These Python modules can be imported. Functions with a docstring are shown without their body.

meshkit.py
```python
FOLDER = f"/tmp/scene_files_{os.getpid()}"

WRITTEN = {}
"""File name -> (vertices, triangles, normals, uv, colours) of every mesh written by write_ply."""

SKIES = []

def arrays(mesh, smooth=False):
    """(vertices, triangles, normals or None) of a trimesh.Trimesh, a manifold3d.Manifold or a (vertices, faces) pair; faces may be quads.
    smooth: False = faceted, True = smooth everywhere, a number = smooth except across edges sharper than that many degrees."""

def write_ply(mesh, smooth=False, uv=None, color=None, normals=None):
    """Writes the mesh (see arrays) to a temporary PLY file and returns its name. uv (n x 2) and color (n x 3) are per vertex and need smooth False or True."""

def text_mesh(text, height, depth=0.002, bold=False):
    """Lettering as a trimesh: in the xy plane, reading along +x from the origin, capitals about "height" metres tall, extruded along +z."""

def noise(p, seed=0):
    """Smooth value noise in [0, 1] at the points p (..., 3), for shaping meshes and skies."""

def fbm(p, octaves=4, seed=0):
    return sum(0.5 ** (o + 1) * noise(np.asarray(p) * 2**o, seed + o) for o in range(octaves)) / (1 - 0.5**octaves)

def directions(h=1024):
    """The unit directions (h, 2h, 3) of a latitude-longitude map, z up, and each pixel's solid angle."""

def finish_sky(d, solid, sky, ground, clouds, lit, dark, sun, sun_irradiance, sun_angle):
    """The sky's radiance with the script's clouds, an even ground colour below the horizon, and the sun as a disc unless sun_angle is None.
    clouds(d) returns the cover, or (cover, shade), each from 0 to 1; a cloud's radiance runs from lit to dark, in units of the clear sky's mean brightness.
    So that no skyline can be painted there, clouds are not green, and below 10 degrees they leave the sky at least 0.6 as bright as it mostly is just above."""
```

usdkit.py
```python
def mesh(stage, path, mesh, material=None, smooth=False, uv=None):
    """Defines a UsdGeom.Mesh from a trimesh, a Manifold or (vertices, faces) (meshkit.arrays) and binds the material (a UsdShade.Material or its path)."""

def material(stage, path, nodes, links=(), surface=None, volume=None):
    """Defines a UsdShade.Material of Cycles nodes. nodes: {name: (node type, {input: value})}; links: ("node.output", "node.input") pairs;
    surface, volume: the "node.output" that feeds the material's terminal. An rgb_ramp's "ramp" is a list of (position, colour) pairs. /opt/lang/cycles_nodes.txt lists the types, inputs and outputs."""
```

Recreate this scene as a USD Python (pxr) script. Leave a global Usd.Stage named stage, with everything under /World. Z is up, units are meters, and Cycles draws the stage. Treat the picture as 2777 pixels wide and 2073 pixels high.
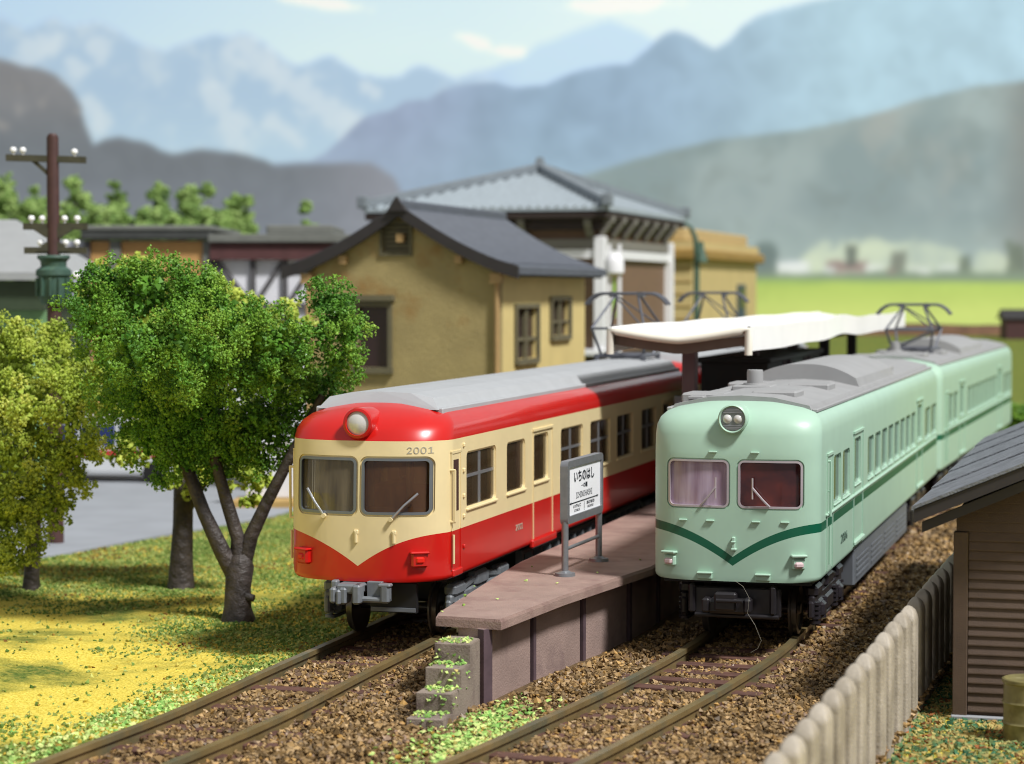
import math, glob, numpy as np, trimesh, manifold3d, usdkit, meshkit
from manifold3d import Manifold, Mesh as MMesh, CrossSection
from pxr import Usd, UsdGeom, UsdLux, UsdShade, Gf, Sdf, Vt
from shapely.geometry import Polygon, Point, LineString
from shapely import affinity

# The place is an N gauge model railway: every dimension below is written in metres of the full-size
# prototype and multiplied by K when a prim is written, so the stage holds the model's true size.
K = 1.0 / 150.0
rng = np.random.default_rng(7)
stage = Usd.Stage.CreateInMemory()
UsdGeom.SetStageUpAxis(stage, UsdGeom.Tokens.z)
UsdGeom.SetStageMetersPerUnit(stage, 1.0)
UsdGeom.Xform.Define(stage, '/World')
UsdGeom.Scope.Define(stage, '/World/Looks')

# ------------------------------------------------------------------ camera, light
EYE, PITCH = 5.54, 2.441
cam = UsdGeom.Camera.Define(stage, '/World/camera')
cam.AddTranslateOp().Set(Gf.Vec3d(0, 0, EYE * K))
cam.AddRotateXOp().Set(90 - PITCH)
cam.CreateHorizontalApertureAttr(36.0)
cam.CreateVerticalApertureAttr(36.0 * 764 / 1024)
cam.CreateFocalLengthAttr(36.0 * 5900 / 2777)
cam.CreateClippingRangeAttr(Gf.Vec2f(0.01, 100))
cam.CreateFStopAttr(80.0)
cam.CreateFocusDistanceAttr(32.6 * K)
cam.CreateExposureAttr(0.1)

def lookat_light(l, pos, target):
    d = np.array(target, float) - pos
    d /= np.linalg.norm(d)
    m = Gf.Matrix4d().SetLookAt(Gf.Vec3d(*pos), Gf.Vec3d(*(np.array(pos) + d)), Gf.Vec3d(0.1, 1, 0.2)).GetInverse()
    l.AddTransformOp().Set(m)

KEY = np.array([0.445, -0.40, 0.802])                    # towards the ceiling lamp
lamp = UsdLux.DiskLight.Define(stage, '/World/room_lamp')
lamp.CreateRadiusAttr(0.2)
lamp.CreateNormalizeAttr(True)
lamp.CreateIntensityAttr(28.8)
lamp.CreateColorAttr(Gf.Vec3f(1.0, 0.994, 0.982))
lookat_light(lamp, np.array([0.03, 0.27, 0]) + KEY * 2.6, [0.03, 0.27, 0])
dome = UsdLux.DomeLight.Define(stage, '/World/room_light')
usdkit.material(stage, '/World/Looks/room_air', {'b': ('background_shader', {'color': (0.95, 0.97, 1.0), 'strength': 0.37})}, surface='b.background')
UsdShade.MaterialBindingAPI.Apply(dome.GetPrim()).Bind(UsdShade.Material.Get(stage, '/World/Looks/room_air'))

# ------------------------------------------------------------------ materials
def lin(*c):
    c = np.array(c, float) / 255
    return np.where(c <= 0.04045, c / 12.92, ((c + 0.055) / 1.055) ** 2.4)

MATS = {}
def mat(name, col, rough=0.5, var=0.12, scale=2.0, bump=0.0, bscale=25.0, metal=0.0, spec=0.5, col2=None, thr=(0.45, 0.6), island=0.0, coat=0.0, sss=0.0, space='position'):
    col = np.array(col, float)
    c = lambda f: tuple(np.clip(col * f, 0, 1))
    nodes = {'g': ('geometry', {}), 's': ('vector_math', {'math_type': 'scale', 'scale': 1 / K}),
             'n': ('noise_texture', {'scale': scale, 'detail': 5.0, 'roughness': 0.6}),
             'r': ('rgb_ramp', {'ramp': [(0.3, c(1 - var)), (0.7, c(1 + var))]}),
             'p': ('principled_bsdf', {'roughness': rough, 'metallic': metal, 'specular_ior_level': spec, 'coat_weight': coat})}
    links = [('g.position', 's.vector1'), ('s.vector', 'n.vector'), ('n.fac', 'r.fac')]
    out = 'r.color'
    if col2 is not None:
        nodes['n2'] = ('noise_texture', {'scale': scale * 0.6, 'detail': 6.0, 'roughness': 0.65})
        nodes['r2'] = ('rgb_ramp', {'ramp': [(thr[0], (0, 0, 0)), (thr[1], (1, 1, 1))]})
        nodes['m2'] = ('mix_color', {'blend_type': 'mix', 'b': tuple(col2)})
        nodes['o2'] = ('vector_math', {'math_type': 'add', 'vector2': (31.7, 11.3, 5.1)})
        links += [('s.vector', 'o2.vector1'), ('o2.vector', 'n2.vector'), ('n2.fac', 'r2.fac'), ('r2.color', 'm2.fac'), (out, 'm2.a')]
        out = 'm2.result'
    if island:
        nodes['ih'] = ('map_range', {'from_min': 0.0, 'from_max': 1.0, 'to_min': 1 - island, 'to_max': 1 + island})
        nodes['hv'] = ('hsv', {'saturation': 1.0, 'hue': 0.5})
        links += [('g.random_per_island', 'ih.value'), ('ih.result', 'hv.value'), (out, 'hv.color')]
        out = 'hv.color'
    links.append((out, 'p.base_color'))
    if bump:
        nodes['nb'] = ('noise_texture', {'scale': bscale, 'detail': 4.0, 'roughness': 0.6})
        nodes['b'] = ('bump', {'strength': 1.0, 'distance': bump * K})
        links += [('s.vector', 'nb.vector'), ('nb.fac', 'b.height'), ('b.normal', 'p.normal')]
    MATS[name] = usdkit.material(stage, '/World/Looks/' + name, nodes, links, surface='p.BSDF')
    return MATS[name]

def island_mat(name, stops, rough=0.8, spec=0.2, nscale=1.2, bright=0.35, loose=1.0, glint=0.0):
    """crumbs: the colour of each loose piece is drawn from the stops, and patches of the mass differ too"""
    nodes = {'g': ('geometry', {}), 's': ('vector_math', {'math_type': 'scale', 'scale': 1 / K}), 'at': ('attribute', {'attribute': 'tone'}), 'sc': ('separate_color', {}),
             'n': ('noise_texture', {'scale': nscale, 'detail': 3.0}),
             'nr': ('map_range', {'from_min': 0.3, 'from_max': 0.7, 'to_min': -0.25, 'to_max': 0.25}),
             'a': ('math', {'math_type': 'add', 'use_clamp': True}), 'lw': ('map_range', {'to_min': 0.5 - loose / 2, 'to_max': 0.5 + loose / 2}),
             'r': ('rgb_ramp', {'ramp': stops}),
             
             'v': ('map_range', {'to_min': 1 - bright, 'to_max': 1 + bright}), 'h': ('hsv', {}),
             'p': ('principled_bsdf', {'roughness': rough, 'specular_ior_level': spec})}
    links = [('g.position', 's.vector1'), ('s.vector', 'n.vector'), ('n.fac', 'nr.value'), ('nr.result', 'a.value1'), ('at.color', 'sc.color'), ('sc.r', 'lw.value'), ('lw.result', 'a.value2'),
             ('a.value', 'r.fac'), ('sc.g', 'v.value'), ('v.result', 'h.value'), ('r.color', 'h.color'), ('h.color', 'p.base_color')]
    if glint:
        nodes['rg'] = ('rgb_ramp', {'ramp': [(0.0, (rough,) * 3), (1 - glint, (rough,) * 3), (1 - glint + 0.02, (0.42,) * 3), (1, (0.36,) * 3)]})
        links += [('sc.b', 'rg.fac'), ('rg.color', 'p.roughness')]
    MATS[name] = usdkit.material(stage, '/World/Looks/' + name, nodes, links, surface='p.BSDF')
    return MATS[name]

def glass_mat(name, tint, refl=1.45, haze=0.0, haze_col=(0.5, 0.45, 0.5), streak=None, stretch=(9, 9, 0.8)):
    nodes = {'t': ('transparent_bsdf', {'color': tint}), 'gl': ('glossy_bsdf', {'color': (1, 1, 1), 'roughness': 0.06}),
             'f': ('fresnel', {'IOR': refl}), 'm': ('mix_closure', {}), 'd': ('diffuse_bsdf', {'color': haze_col}), 'm2': ('mix_closure', {'fac': haze})}
    links = [('t.BSDF', 'm2.closure1'), ('d.BSDF', 'm2.closure2'), ('m2.closure', 'm.closure1'), ('gl.BSDF', 'm.closure2'), ('f.fac', 'm.fac')]
    if streak is not None:      # the moulded glazing is cloudy and streaked
        nodes |= {'g': ('geometry', {}), 'mp': ('mapping', {'scale': tuple(q / K for q in stretch)}), 'n': ('noise_texture', {'scale': 1.0, 'detail': 3.0}), 'r': ('rgb_ramp', {'ramp': [(0.35, haze_col), (0.68, streak)]})}
        links += [('g.position', 'mp.vector'), ('mp.vector', 'n.vector'), ('n.fac', 'r.fac'), ('r.color', 'd.color')]
    MATS[name] = usdkit.material(stage, '/World/Looks/' + name, nodes, links, surface='m.closure')

mat('red_paint', lin(196, 24, 18), 0.3, 0.04, coat=0.25)
mat('cream_paint', lin(228, 209, 160), 0.38, 0.04)
mat('green_paint', lin(168, 199, 178), 0.4, 0.035)
mat('dark_green_paint', lin(14, 92, 66), 0.4, 0.05)
mat('roof_gray', lin(152, 152, 152), 0.6, 0.06, bump=0.004, bscale=60)
mat('deck_gray', lin(168, 170, 172), 0.55, 0.05, bump=0.003, bscale=60)
mat('bogie_gray', lin(112, 116, 120), 0.45, 0.15, scale=8)
mat('bogie_black', lin(44, 40, 44), 0.25, 0.2, scale=8)
mat('wheel_steel', lin(96, 90, 84), 0.3, 0.15, scale=8, metal=0.6)
mat('coupler_black', lin(36, 33, 36), 0.35, 0.2, scale=8)
mat('under_black', lin(22, 21, 22), 0.6, 0.1)
mat('skirt_gray', lin(104, 108, 114), 0.5, 0.08)
mat('silver', lin(176, 178, 182), 0.3, 0.05, metal=0.7)
mat('window_rim', lin(126, 132, 138), 0.35, 0.06, metal=0.6)
mat('rim_pale', lin(188, 178, 184), 0.35, 0.06, metal=0.3)
mat('lamp_lens', lin(214, 212, 208), 0.2, 0.04, metal=0.15)
mat('lens_gray', lin(136, 142, 138), 0.2, 0.1, metal=0.4)
mat('tail_red', lin(226, 34, 18), 0.25, 0.05)
mat('tail_pink', lin(214, 188, 190), 0.25, 0.05)
mat('interior_tan', lin(196, 178, 124), 0.6, 0.1)
mat('interior_brown', lin(150, 98, 62), 0.6, 0.25, scale=3)
mat('interior_dark', lin(66, 40, 34), 0.6, 0.2)
mat('interior_mauve', lin(158, 138, 152), 0.45, 0.14, scale=4)
mat('interior_wine', lin(92, 46, 44), 0.5, 0.25, scale=3)
mat('interior_gray', lin(128, 138, 130), 0.6, 0.1)
mat('seat_orange', lin(190, 106, 50), 0.6, 0.15)
mat('number_gray', lin(168, 162, 144), 0.5, 0.05)
mat('number_dark', lin(70, 92, 80), 0.5, 0.05)
mat('sign_white', lin(246, 246, 250), 0.35, 0.02)
mat('ink', lin(28, 32, 42), 0.5, 0.05)
mat('sign_metal', lin(136, 138, 142), 0.35, 0.12, scale=10, metal=0.45)
mat('concrete', lin(150, 128, 120), 0.75, 0.14, scale=1.4, bump=0.012, bscale=30, col2=lin(112, 92, 92), thr=(0.52, 0.72))
mat('platform_top', lin(154, 129, 119), 0.7, 0.12, scale=2.5, bump=0.012, bscale=40, col2=lin(132, 104, 98), thr=(0.5, 0.7))
mat('joint_purple', lin(84, 66, 72), 0.8, 0.2, scale=5)
mat('step_concrete', lin(142, 128, 116), 0.75, 0.16, scale=2, bump=0.012, bscale=30, col2=lin(106, 90, 86), thr=(0.5, 0.66))
mat('rail_steel', lin(120, 102, 66), 0.36, 0.22, scale=1.6, spec=0.6, col2=lin(92, 90, 70), thr=(0.45, 0.65))
mat('sleeper_wood', lin(92, 62, 52), 0.7, 0.3, scale=4)
mat('ballast_bed', lin(98, 77, 48), 0.9, 0.35, scale=6, bump=0.06, bscale=9)
mat('fence_white', lin(176, 166, 151), 0.6, 0.1, scale=2.2, bump=0.01, bscale=25, col2=lin(140, 130, 114), thr=(0.45, 0.7))
mat('shed_brown', lin(86, 69, 57), 0.65, 0.14, scale=2.5, bump=0.006, bscale=60)
mat('shed_roof', lin(116, 120, 126), 0.75, 0.3, scale=5, bump=0.025, bscale=28, spec=0.4)
mat('shed_base', lin(150, 152, 156), 0.7, 0.1)
mat('drum_olive', lin(132, 124, 82), 0.3, 0.2, scale=4, metal=0.15, col2=lin(98, 88, 52), thr=(0.5, 0.7))
mat('bark', lin(66, 58, 54), 0.55, 0.3, scale=5, bump=0.05, bscale=7, spec=0.5, col2=lin(42, 36, 33), thr=(0.45, 0.65))
mat('pole_brown', lin(74, 48, 45), 0.6, 0.18, scale=4)
mat('arm_olive', lin(66, 64, 48), 0.7, 0.25, scale=5)
mat('porcelain', lin(246, 246, 246), 0.12, 0.01)
mat('transformer_green', lin(58, 86, 74), 0.6, 0.25, scale=5, col2=lin(92, 116, 92), thr=(0.55, 0.75))
mat('canopy_white', lin(246, 245, 242), 0.5, 0.03, scale=1.2, col2=lin(196, 186, 172), thr=(0.66, 0.8))
mat('canopy_cream', lin(226, 220, 204), 0.5, 0.04)
mat('canopy_wood', lin(104, 86, 74), 0.7, 0.12)
mat('post_purple', lin(104, 84, 88), 0.6, 0.12)
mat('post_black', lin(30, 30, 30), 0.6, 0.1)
mat('panto_gray', lin(106, 108, 116), 0.4, 0.08, metal=0.4)
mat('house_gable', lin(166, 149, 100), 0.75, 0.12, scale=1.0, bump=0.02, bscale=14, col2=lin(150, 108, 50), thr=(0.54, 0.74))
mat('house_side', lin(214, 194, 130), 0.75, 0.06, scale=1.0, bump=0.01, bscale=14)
mat('house_trim', lin(104, 98, 74), 0.7, 0.1)
mat('house_glass', lin(52, 36, 40), 0.3, 0.1)
mat('tan_pipe', lin(176, 144, 96), 0.6, 0.1)
mat('slate', lin(84, 89, 98), 0.6, 0.12, scale=3, bump=0.02, bscale=12)
mat('verge_dark', lin(48, 44, 44), 0.6, 0.12)
mat('tile_gray', lin(158, 168, 174), 0.55, 0.08, scale=2)
mat('tile_ridge', lin(122, 130, 136), 0.55, 0.1)
mat('eave_brown', lin(52, 40, 36), 0.7, 0.15)
mat('white_timber', lin(236, 236, 238), 0.5, 0.03)
mat('gray_timber', lin(128, 124, 116), 0.6, 0.08)
mat('wall_brown', lin(122, 96, 74), 0.7, 0.08, scale=2)
mat('wall_dark', lin(72, 58, 48), 0.7, 0.1)
mat('ochre_wall', lin(202, 180, 124), 0.7, 0.08, scale=1.0)
mat('ochre_cap', lin(188, 162, 112), 0.7, 0.1)
mat('ochre_dark', lin(156, 124, 62), 0.7, 0.1)
mat('door_blue', lin(62, 80, 92), 0.6, 0.1)
mat('pipe_green', lin(72, 98, 82), 0.5, 0.15)
mat('glow_green', lin(150, 190, 90), 0.5, 0.05)
mat('gray_roof', lin(158, 160, 160), 0.6, 0.05, scale=2)
mat('green_wall', lin(112, 150, 104), 0.6, 0.1)
mat('green_post', lin(150, 196, 150), 0.5, 0.05)
mat('green_dark', lin(52, 66, 44), 0.7, 0.15)
mat('dark_glass', lin(18, 20, 20), 0.3, 0.05)
mat('orange_brick', lin(196, 150, 92), 0.75, 0.08, scale=4, bump=0.02, bscale=8)
mat('fascia_gray', lin(62, 64, 62), 0.7, 0.15)
mat('fascia_top', lin(112, 114, 108), 0.7, 0.1)
mat('timber_dark', lin(84, 82, 84), 0.7, 0.1)
mat('beam_wine', lin(84, 50, 50), 0.7, 0.15)
mat('plaster_white', lin(226, 226, 232), 0.7, 0.04)
mat('plaster_gray', lin(176, 178, 190), 0.7, 0.06)
mat('road_gray', lin(150, 154, 160), 0.8, 0.08, scale=0.8, bump=0.01, bscale=20)
mat('kerb_tan', lin(178, 146, 88), 0.8, 0.1)
mat('van_white', lin(220, 222, 226), 0.3, 0.03)
mat('van_red', lin(196, 60, 60), 0.3, 0.05)
mat('van_blue', lin(50, 60, 110), 0.2, 0.1)
mat('tyre', lin(24, 24, 24), 0.8, 0.1)
mat('bank_brown', lin(104, 76, 54), 0.9, 0.3, scale=1.0, bump=0.2, bscale=2)
mat('hut_maroon', lin(70, 40, 40), 0.7, 0.1)
mat('coping', lin(190, 184, 172), 0.7, 0.1)
glass_mat('pane_clear', (0.82, 0.8, 0.76))
glass_mat('pane_mauve', (0.8, 0.72, 0.76), haze=0.7, haze_col=tuple(lin(168, 140, 160)), streak=tuple(lin(212, 192, 212)))
glass_mat('pane_warm', (0.86, 0.83, 0.78), haze=0.16, haze_col=tuple(lin(140, 112, 82)))
glass_mat('pane_wine', (0.8, 0.7, 0.68), haze=0.5, haze_col=tuple(lin(82, 46, 50)), streak=tuple(lin(132, 62, 56)), stretch=(2.2, 2.2, 2.6))
glass_mat('pane_dusty', (0.82, 0.8, 0.72), haze=0.42, haze_col=tuple(lin(112, 100, 80)), streak=tuple(lin(176, 160, 128)), stretch=(6, 6, 0.5))
glass_mat('pane_brown', (0.82, 0.76, 0.7), haze=0.24, haze_col=tuple(lin(104, 66, 42)), streak=tuple(lin(150, 104, 66)), stretch=(3, 3, 0.6))
glass_mat('pane_green', (0.66, 0.74, 0.7), haze=0.12, haze_col=(0.5, 0.6, 0.54))
G1, G2, G3, YG = lin(34, 84, 22), lin(58, 116, 34), lin(92, 148, 46), lin(150, 158, 50)
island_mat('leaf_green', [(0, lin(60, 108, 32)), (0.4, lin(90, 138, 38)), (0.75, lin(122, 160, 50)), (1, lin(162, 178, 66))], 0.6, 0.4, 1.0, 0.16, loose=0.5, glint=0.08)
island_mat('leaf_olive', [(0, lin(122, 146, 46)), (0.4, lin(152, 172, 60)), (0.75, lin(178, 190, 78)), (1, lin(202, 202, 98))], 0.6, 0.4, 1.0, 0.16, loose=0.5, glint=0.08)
island_mat('leaf_far', [(0, lin(96, 124, 66)), (0.5, lin(132, 160, 88)), (1, lin(160, 184, 112))], 0.8, 0.2, 0.3, 0.2)
island_mat('flock', [(0, lin(74, 104, 48)), (0.3, lin(108, 134, 60)), (0.55, lin(140, 152, 82)), (0.75, lin(170, 178, 104)), (0.86, lin(196, 170, 66)), (0.95, lin(126, 92, 50)), (1, lin(104, 70, 40))], 0.85, 0.15, 0.5, 0.2, loose=0.75)
island_mat('flock_pale', [(0, lin(122, 168, 84)), (0.4, lin(176, 204, 116)), (0.8, lin(212, 218, 142)), (0.93, lin(190, 140, 62)), (1, lin(120, 150, 70))], 0.85, 0.15, 0.5, 0.2)
island_mat('flock_mixed', [(0, lin(62, 104, 76)), (0.25, lin(98, 120, 74)), (0.5, lin(150, 146, 92)), (0.75, lin(188, 164, 100)), (0.88, lin(116, 82, 50)), (1, lin(170, 104, 62))], 0.85, 0.15, 0.9, 0.3)
island_mat('stones', [(0, lin(92, 72, 44)), (0.3, lin(124, 99, 62)), (0.55, lin(148, 119, 76)), (0.8, lin(168, 140, 100)), (0.93, lin(174, 134, 70)), (1, lin(132, 108, 88))], 0.55, 0.4, 1.2, 0.3, glint=0.1)
# turf: yellow scenic grit with brown and green drifts
usdkit.material(stage, '/World/Looks/turf', {
    'g': ('geometry', {}), 's': ('vector_math', {'math_type': 'scale', 'scale': 1 / K}),
    'n1': ('noise_texture', {'scale': 0.42, 'detail': 6.0, 'roughness': 0.62}), 'r1': ('rgb_ramp', {'ramp': [(0.47, (0, 0, 0)), (0.62, (1, 1, 1))]}),
    'n2': ('noise_texture', {'scale': 24.0, 'detail': 3.0}), 'r2': ('rgb_ramp', {'ramp': [(0.3, tuple(lin(204, 176, 54))), (0.6, tuple(lin(236, 216, 100)))]}),
    'n3': ('noise_texture', {'scale': 12.0, 'detail': 4.0}), 'r3': ('rgb_ramp', {'ramp': [(0.3, tuple(lin(70, 92, 36))), (0.5, tuple(lin(108, 122, 54))), (0.7, tuple(lin(152, 142, 66)))]}),
    'm': ('mix_color', {}), 'm4': ('mix_color', {}), 'xyz': ('separate_xyz', {}), 'far': ('map_range', {'from_min': 38.0, 'from_max': 50.0, 'clamp': True}), 'b': ('bump', {'strength': 1.0, 'distance': 0.05 * K}), 'p': ('principled_bsdf', {'roughness': 0.9, 'specular_ior_level': 0.15})},
    [('g.position', 's.vector1'), ('s.vector', 'n1.vector'), ('s.vector', 'n2.vector'), ('s.vector', 'n3.vector'), ('n1.fac', 'r1.fac'), ('n2.fac', 'r2.fac'), ('n3.fac', 'r3.fac'),
     ('r1.color', 'm.fac'), ('r2.color', 'm.a'), ('r3.color', 'm.b'), ('s.vector', 'xyz.vector'), ('xyz.y', 'far.value'), ('far.result', 'm4.fac'), ('m.result', 'm4.a'), ('r3.color', 'm4.b'), ('m4.result', 'p.base_color'), ('n2.fac', 'b.height'), ('b.normal', 'p.normal')], surface='p.BSDF')
MATS['turf'] = UsdShade.Material.Get(stage, '/World/Looks/turf')
usdkit.material(stage, '/World/Looks/print', {'a': ('attribute', {'attribute': 'ink'}), 'p': ('principled_bsdf', {'roughness': 0.8, 'specular_ior_level': 0.1})},
                [('a.color', 'p.base_color')], surface='p.BSDF')
MATS['print'] = UsdShade.Material.Get(stage, '/World/Looks/print')

# ------------------------------------------------------------------ prim helpers
used = {}
CRUMBS = {'leaf_green', 'leaf_olive', 'leaf_far', 'flock', 'flock_pale', 'flock_mixed', 'stones'}
def free(path):
    n = used.get(path, -1) + 1
    used[path] = n
    return path if n == 0 else f'{path}_{n:03d}'

def custom(prim, label=None, cat=None, group=None, kind=None):
    for k, v in (('label', label), ('category', cat), ('group', group), ('kind', kind)):
        if v:
            prim.SetCustomDataByKey(k, v)

def arr(m):
    if hasattr(m, 'to_mesh'):
        q = m.to_mesh()
        return np.array(q.vert_properties[:, :3], float), np.array(q.tri_verts, int)
    if isinstance(m, trimesh.Trimesh):
        return np.array(m.vertices), np.array(m.faces)
    v, f = np.asarray(m[0], float), np.asarray(m[1], int)
    return (v, np.vstack([f[:, [0, 1, 2]], f[:, [0, 2, 3]]])) if f.shape[1] == 4 else (v, f)

def put(parent, name, m, material, smooth=False, label=None, kind=None):
    given = m[2] if isinstance(m, tuple) and len(m) == 3 else None
    v, f = arr(m[:2] if given is not None else m)
    path = free(f'{parent}/{name}')
    p = usdkit.mesh(stage, path, (v * K, f), MATS[material], smooth=smooth).GetPrim()
    if material in CRUMBS:      # one random tone per loose piece (six corners each)
        tone = np.random.default_rng(len(v)).random((len(v) // 6, 3))
        if given is not None: tone[:, 0] = given
        tone = np.repeat(tone, 6, 0).astype(np.float32)
        UsdGeom.PrimvarsAPI(p).CreatePrimvar('tone', Sdf.ValueTypeNames.Color3fArray, 'vertex').Set(Vt.Vec3fArray.FromNumpy(tone))
    custom(p, label=label, kind=kind)
    return path

def thing(name, label, cat, pos=(0, 0, 0), yaw=0.0, group=None, kind=None):
    path = free('/World/' + name)
    x = UsdGeom.Xform.Define(stage, path)
    x.AddTranslateOp().Set(Gf.Vec3d(*(np.array(pos, float) * K)))
    x.AddRotateZOp().Set(-yaw)
    custom(x.GetPrim(), label, cat, group, kind)
    return path

def solo(name, m, material, label, cat, smooth=False, group=None, kind=None):
    path = put('/World', name, m, material, smooth)
    custom(stage.GetPrimAtPath(path), label, cat, group, kind)
    return path

# ------------------------------------------------------------------ shape helpers
def cat_(ms):
    vs, fs, n = [], [], 0
    for m in ms:
        v, f = arr(m)
        vs.append(v); fs.append(f + n); n += len(v)
    return np.vstack(vs), np.vstack(fs)

def box(x0, x1, y0, y1, z0, z1, c=0.0):
    x0, x1 = min(x0, x1), max(x0, x1); y0, y1 = min(y0, y1), max(y0, y1)
    if c <= 0:
        m = trimesh.creation.box((x1 - x0, y1 - y0, z1 - z0))
        m.apply_translation(((x0 + x1) / 2, (y0 + y1) / 2, (z0 + z1) / 2))
        return m
    c = min(c, (x1 - x0) * 0.45, (y1 - y0) * 0.45, (z1 - z0) * 0.45)
    pts = []
    for sx in (0, 1):
        for sy in (0, 1):
            for sz in (0, 1):
                for a in range(3):
                    o = [c, c, c]; o[a] = 0
                    pts.append([x1 - o[0] if sx else x0 + o[0], y1 - o[1] if sy else y0 + o[1], z1 - o[2] if sz else z0 + o[2]])
    return trimesh.PointCloud(pts).convex_hull

def hull(pts):
    return trimesh.PointCloud(np.array(pts, float)).convex_hull

def bar(a, b, r, n=10, r2=None):
    return tube([a, b], [r, r if r2 is None else r2], n)

def tube(pts, radii, n=8, cap=True):
    p = np.asarray(pts, float)
    r = np.broadcast_to(radii, (len(p),))
    t = np.gradient(p, axis=0); t /= np.linalg.norm(t, axis=1, keepdims=True) + 1e-12
    ref = np.eye(3)[int(np.argmin(np.abs(t).max(0)))]
    a = np.cross(t, ref[None]); a /= np.linalg.norm(a, axis=1, keepdims=True)
    b = np.cross(t, a); g = np.arange(n) * 2 * np.pi / n
    v = (p[:, None] + r[:, None, None] * (np.cos(g)[None, :, None] * a[:, None] + np.sin(g)[None, :, None] * b[:, None])).reshape(-1, 3)
    f = []
    for i in range(len(p) - 1):
        for j in range(n):
            k = (j + 1) % n
            f += [[i * n + j, i * n + k, (i + 1) * n + k], [i * n + j, (i + 1) * n + k, (i + 1) * n + j]]
    if cap:
        v = np.vstack([v, p[:1], p[-1:]]); c0, c1 = len(v) - 2, len(v) - 1; o = (len(p) - 1) * n
        for j in range(n):
            k = (j + 1) % n
            f += [[c0, k, j], [c1, o + j, o + k]]
    return v, np.array(f)

def lathe(prof, n=20, at=(0, 0, 0)):
    prof = np.asarray(prof, float); g = np.arange(n) * 2 * np.pi / n
    v = np.stack([np.outer(prof[:, 0], np.cos(g)), np.outer(prof[:, 0], np.sin(g)), np.repeat(prof[:, 1:2], n, 1)], -1).reshape(-1, 3) + at
    f = []
    for i in range(len(prof) - 1):
        for j in range(n):
            k = (j + 1) % n
            f += [[i * n + j, i * n + k, (i + 1) * n + k], [i * n + j, (i + 1) * n + k, (i + 1) * n + j]]
    return v, np.array(f)

def prism(poly, z0, z1):
    m = trimesh.creation.extrude_polygon(poly if isinstance(poly, Polygon) else Polygon(poly), z1 - z0, engine='earcut')
    m.apply_translation((0, 0, z0)); return m

def prism_y(poly, y0, y1):
    """a polygon in (x, z) pushed along y"""
    v, f = arr(prism(poly, 0, 1))
    return np.stack([v[:, 0], y0 + (y1 - y0) * v[:, 2], v[:, 1]], 1), (f if y1 < y0 else f[:, ::-1])

def prism_x(poly, x0, x1):
    """a polygon in (y, z) pushed along x"""
    v, f = arr(prism(poly, 0, 1))
    return np.stack([x0 + (x1 - x0) * v[:, 2], v[:, 0], v[:, 1]], 1), (f if x1 > x0 else f[:, ::-1])

def man(m):
    v, f = arr(m)
    q = Manifold(MMesh(v.astype(np.float32), f.astype(np.uint32)))
    if q.is_empty() or q.volume() < 0:
        q = Manifold(MMesh(v.astype(np.float32), f[:, ::-1].astype(np.uint32)))
    return q

def rrect(x0, x1, z0, z1, r, n=6):
    return Polygon([(x0 + r, z0 + r), (x1 - r, z0 + r), (x1 - r, z1 - r), (x0 + r, z1 - r)]).buffer(r, quad_segs=n) if r > 0 else Polygon([(x0, z0), (x1, z0), (x1, z1), (x0, z1)])

def moved(m, off=(0, 0, 0), yaw=0.0):
    v, f = arr(m); a = math.radians(-yaw); c, s = math.cos(a), math.sin(a)
    return np.stack([v[:, 0] * c - v[:, 1] * s + off[0], v[:, 0] * s + v[:, 1] * c + off[1], v[:, 2] + off[2]], 1), f

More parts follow.
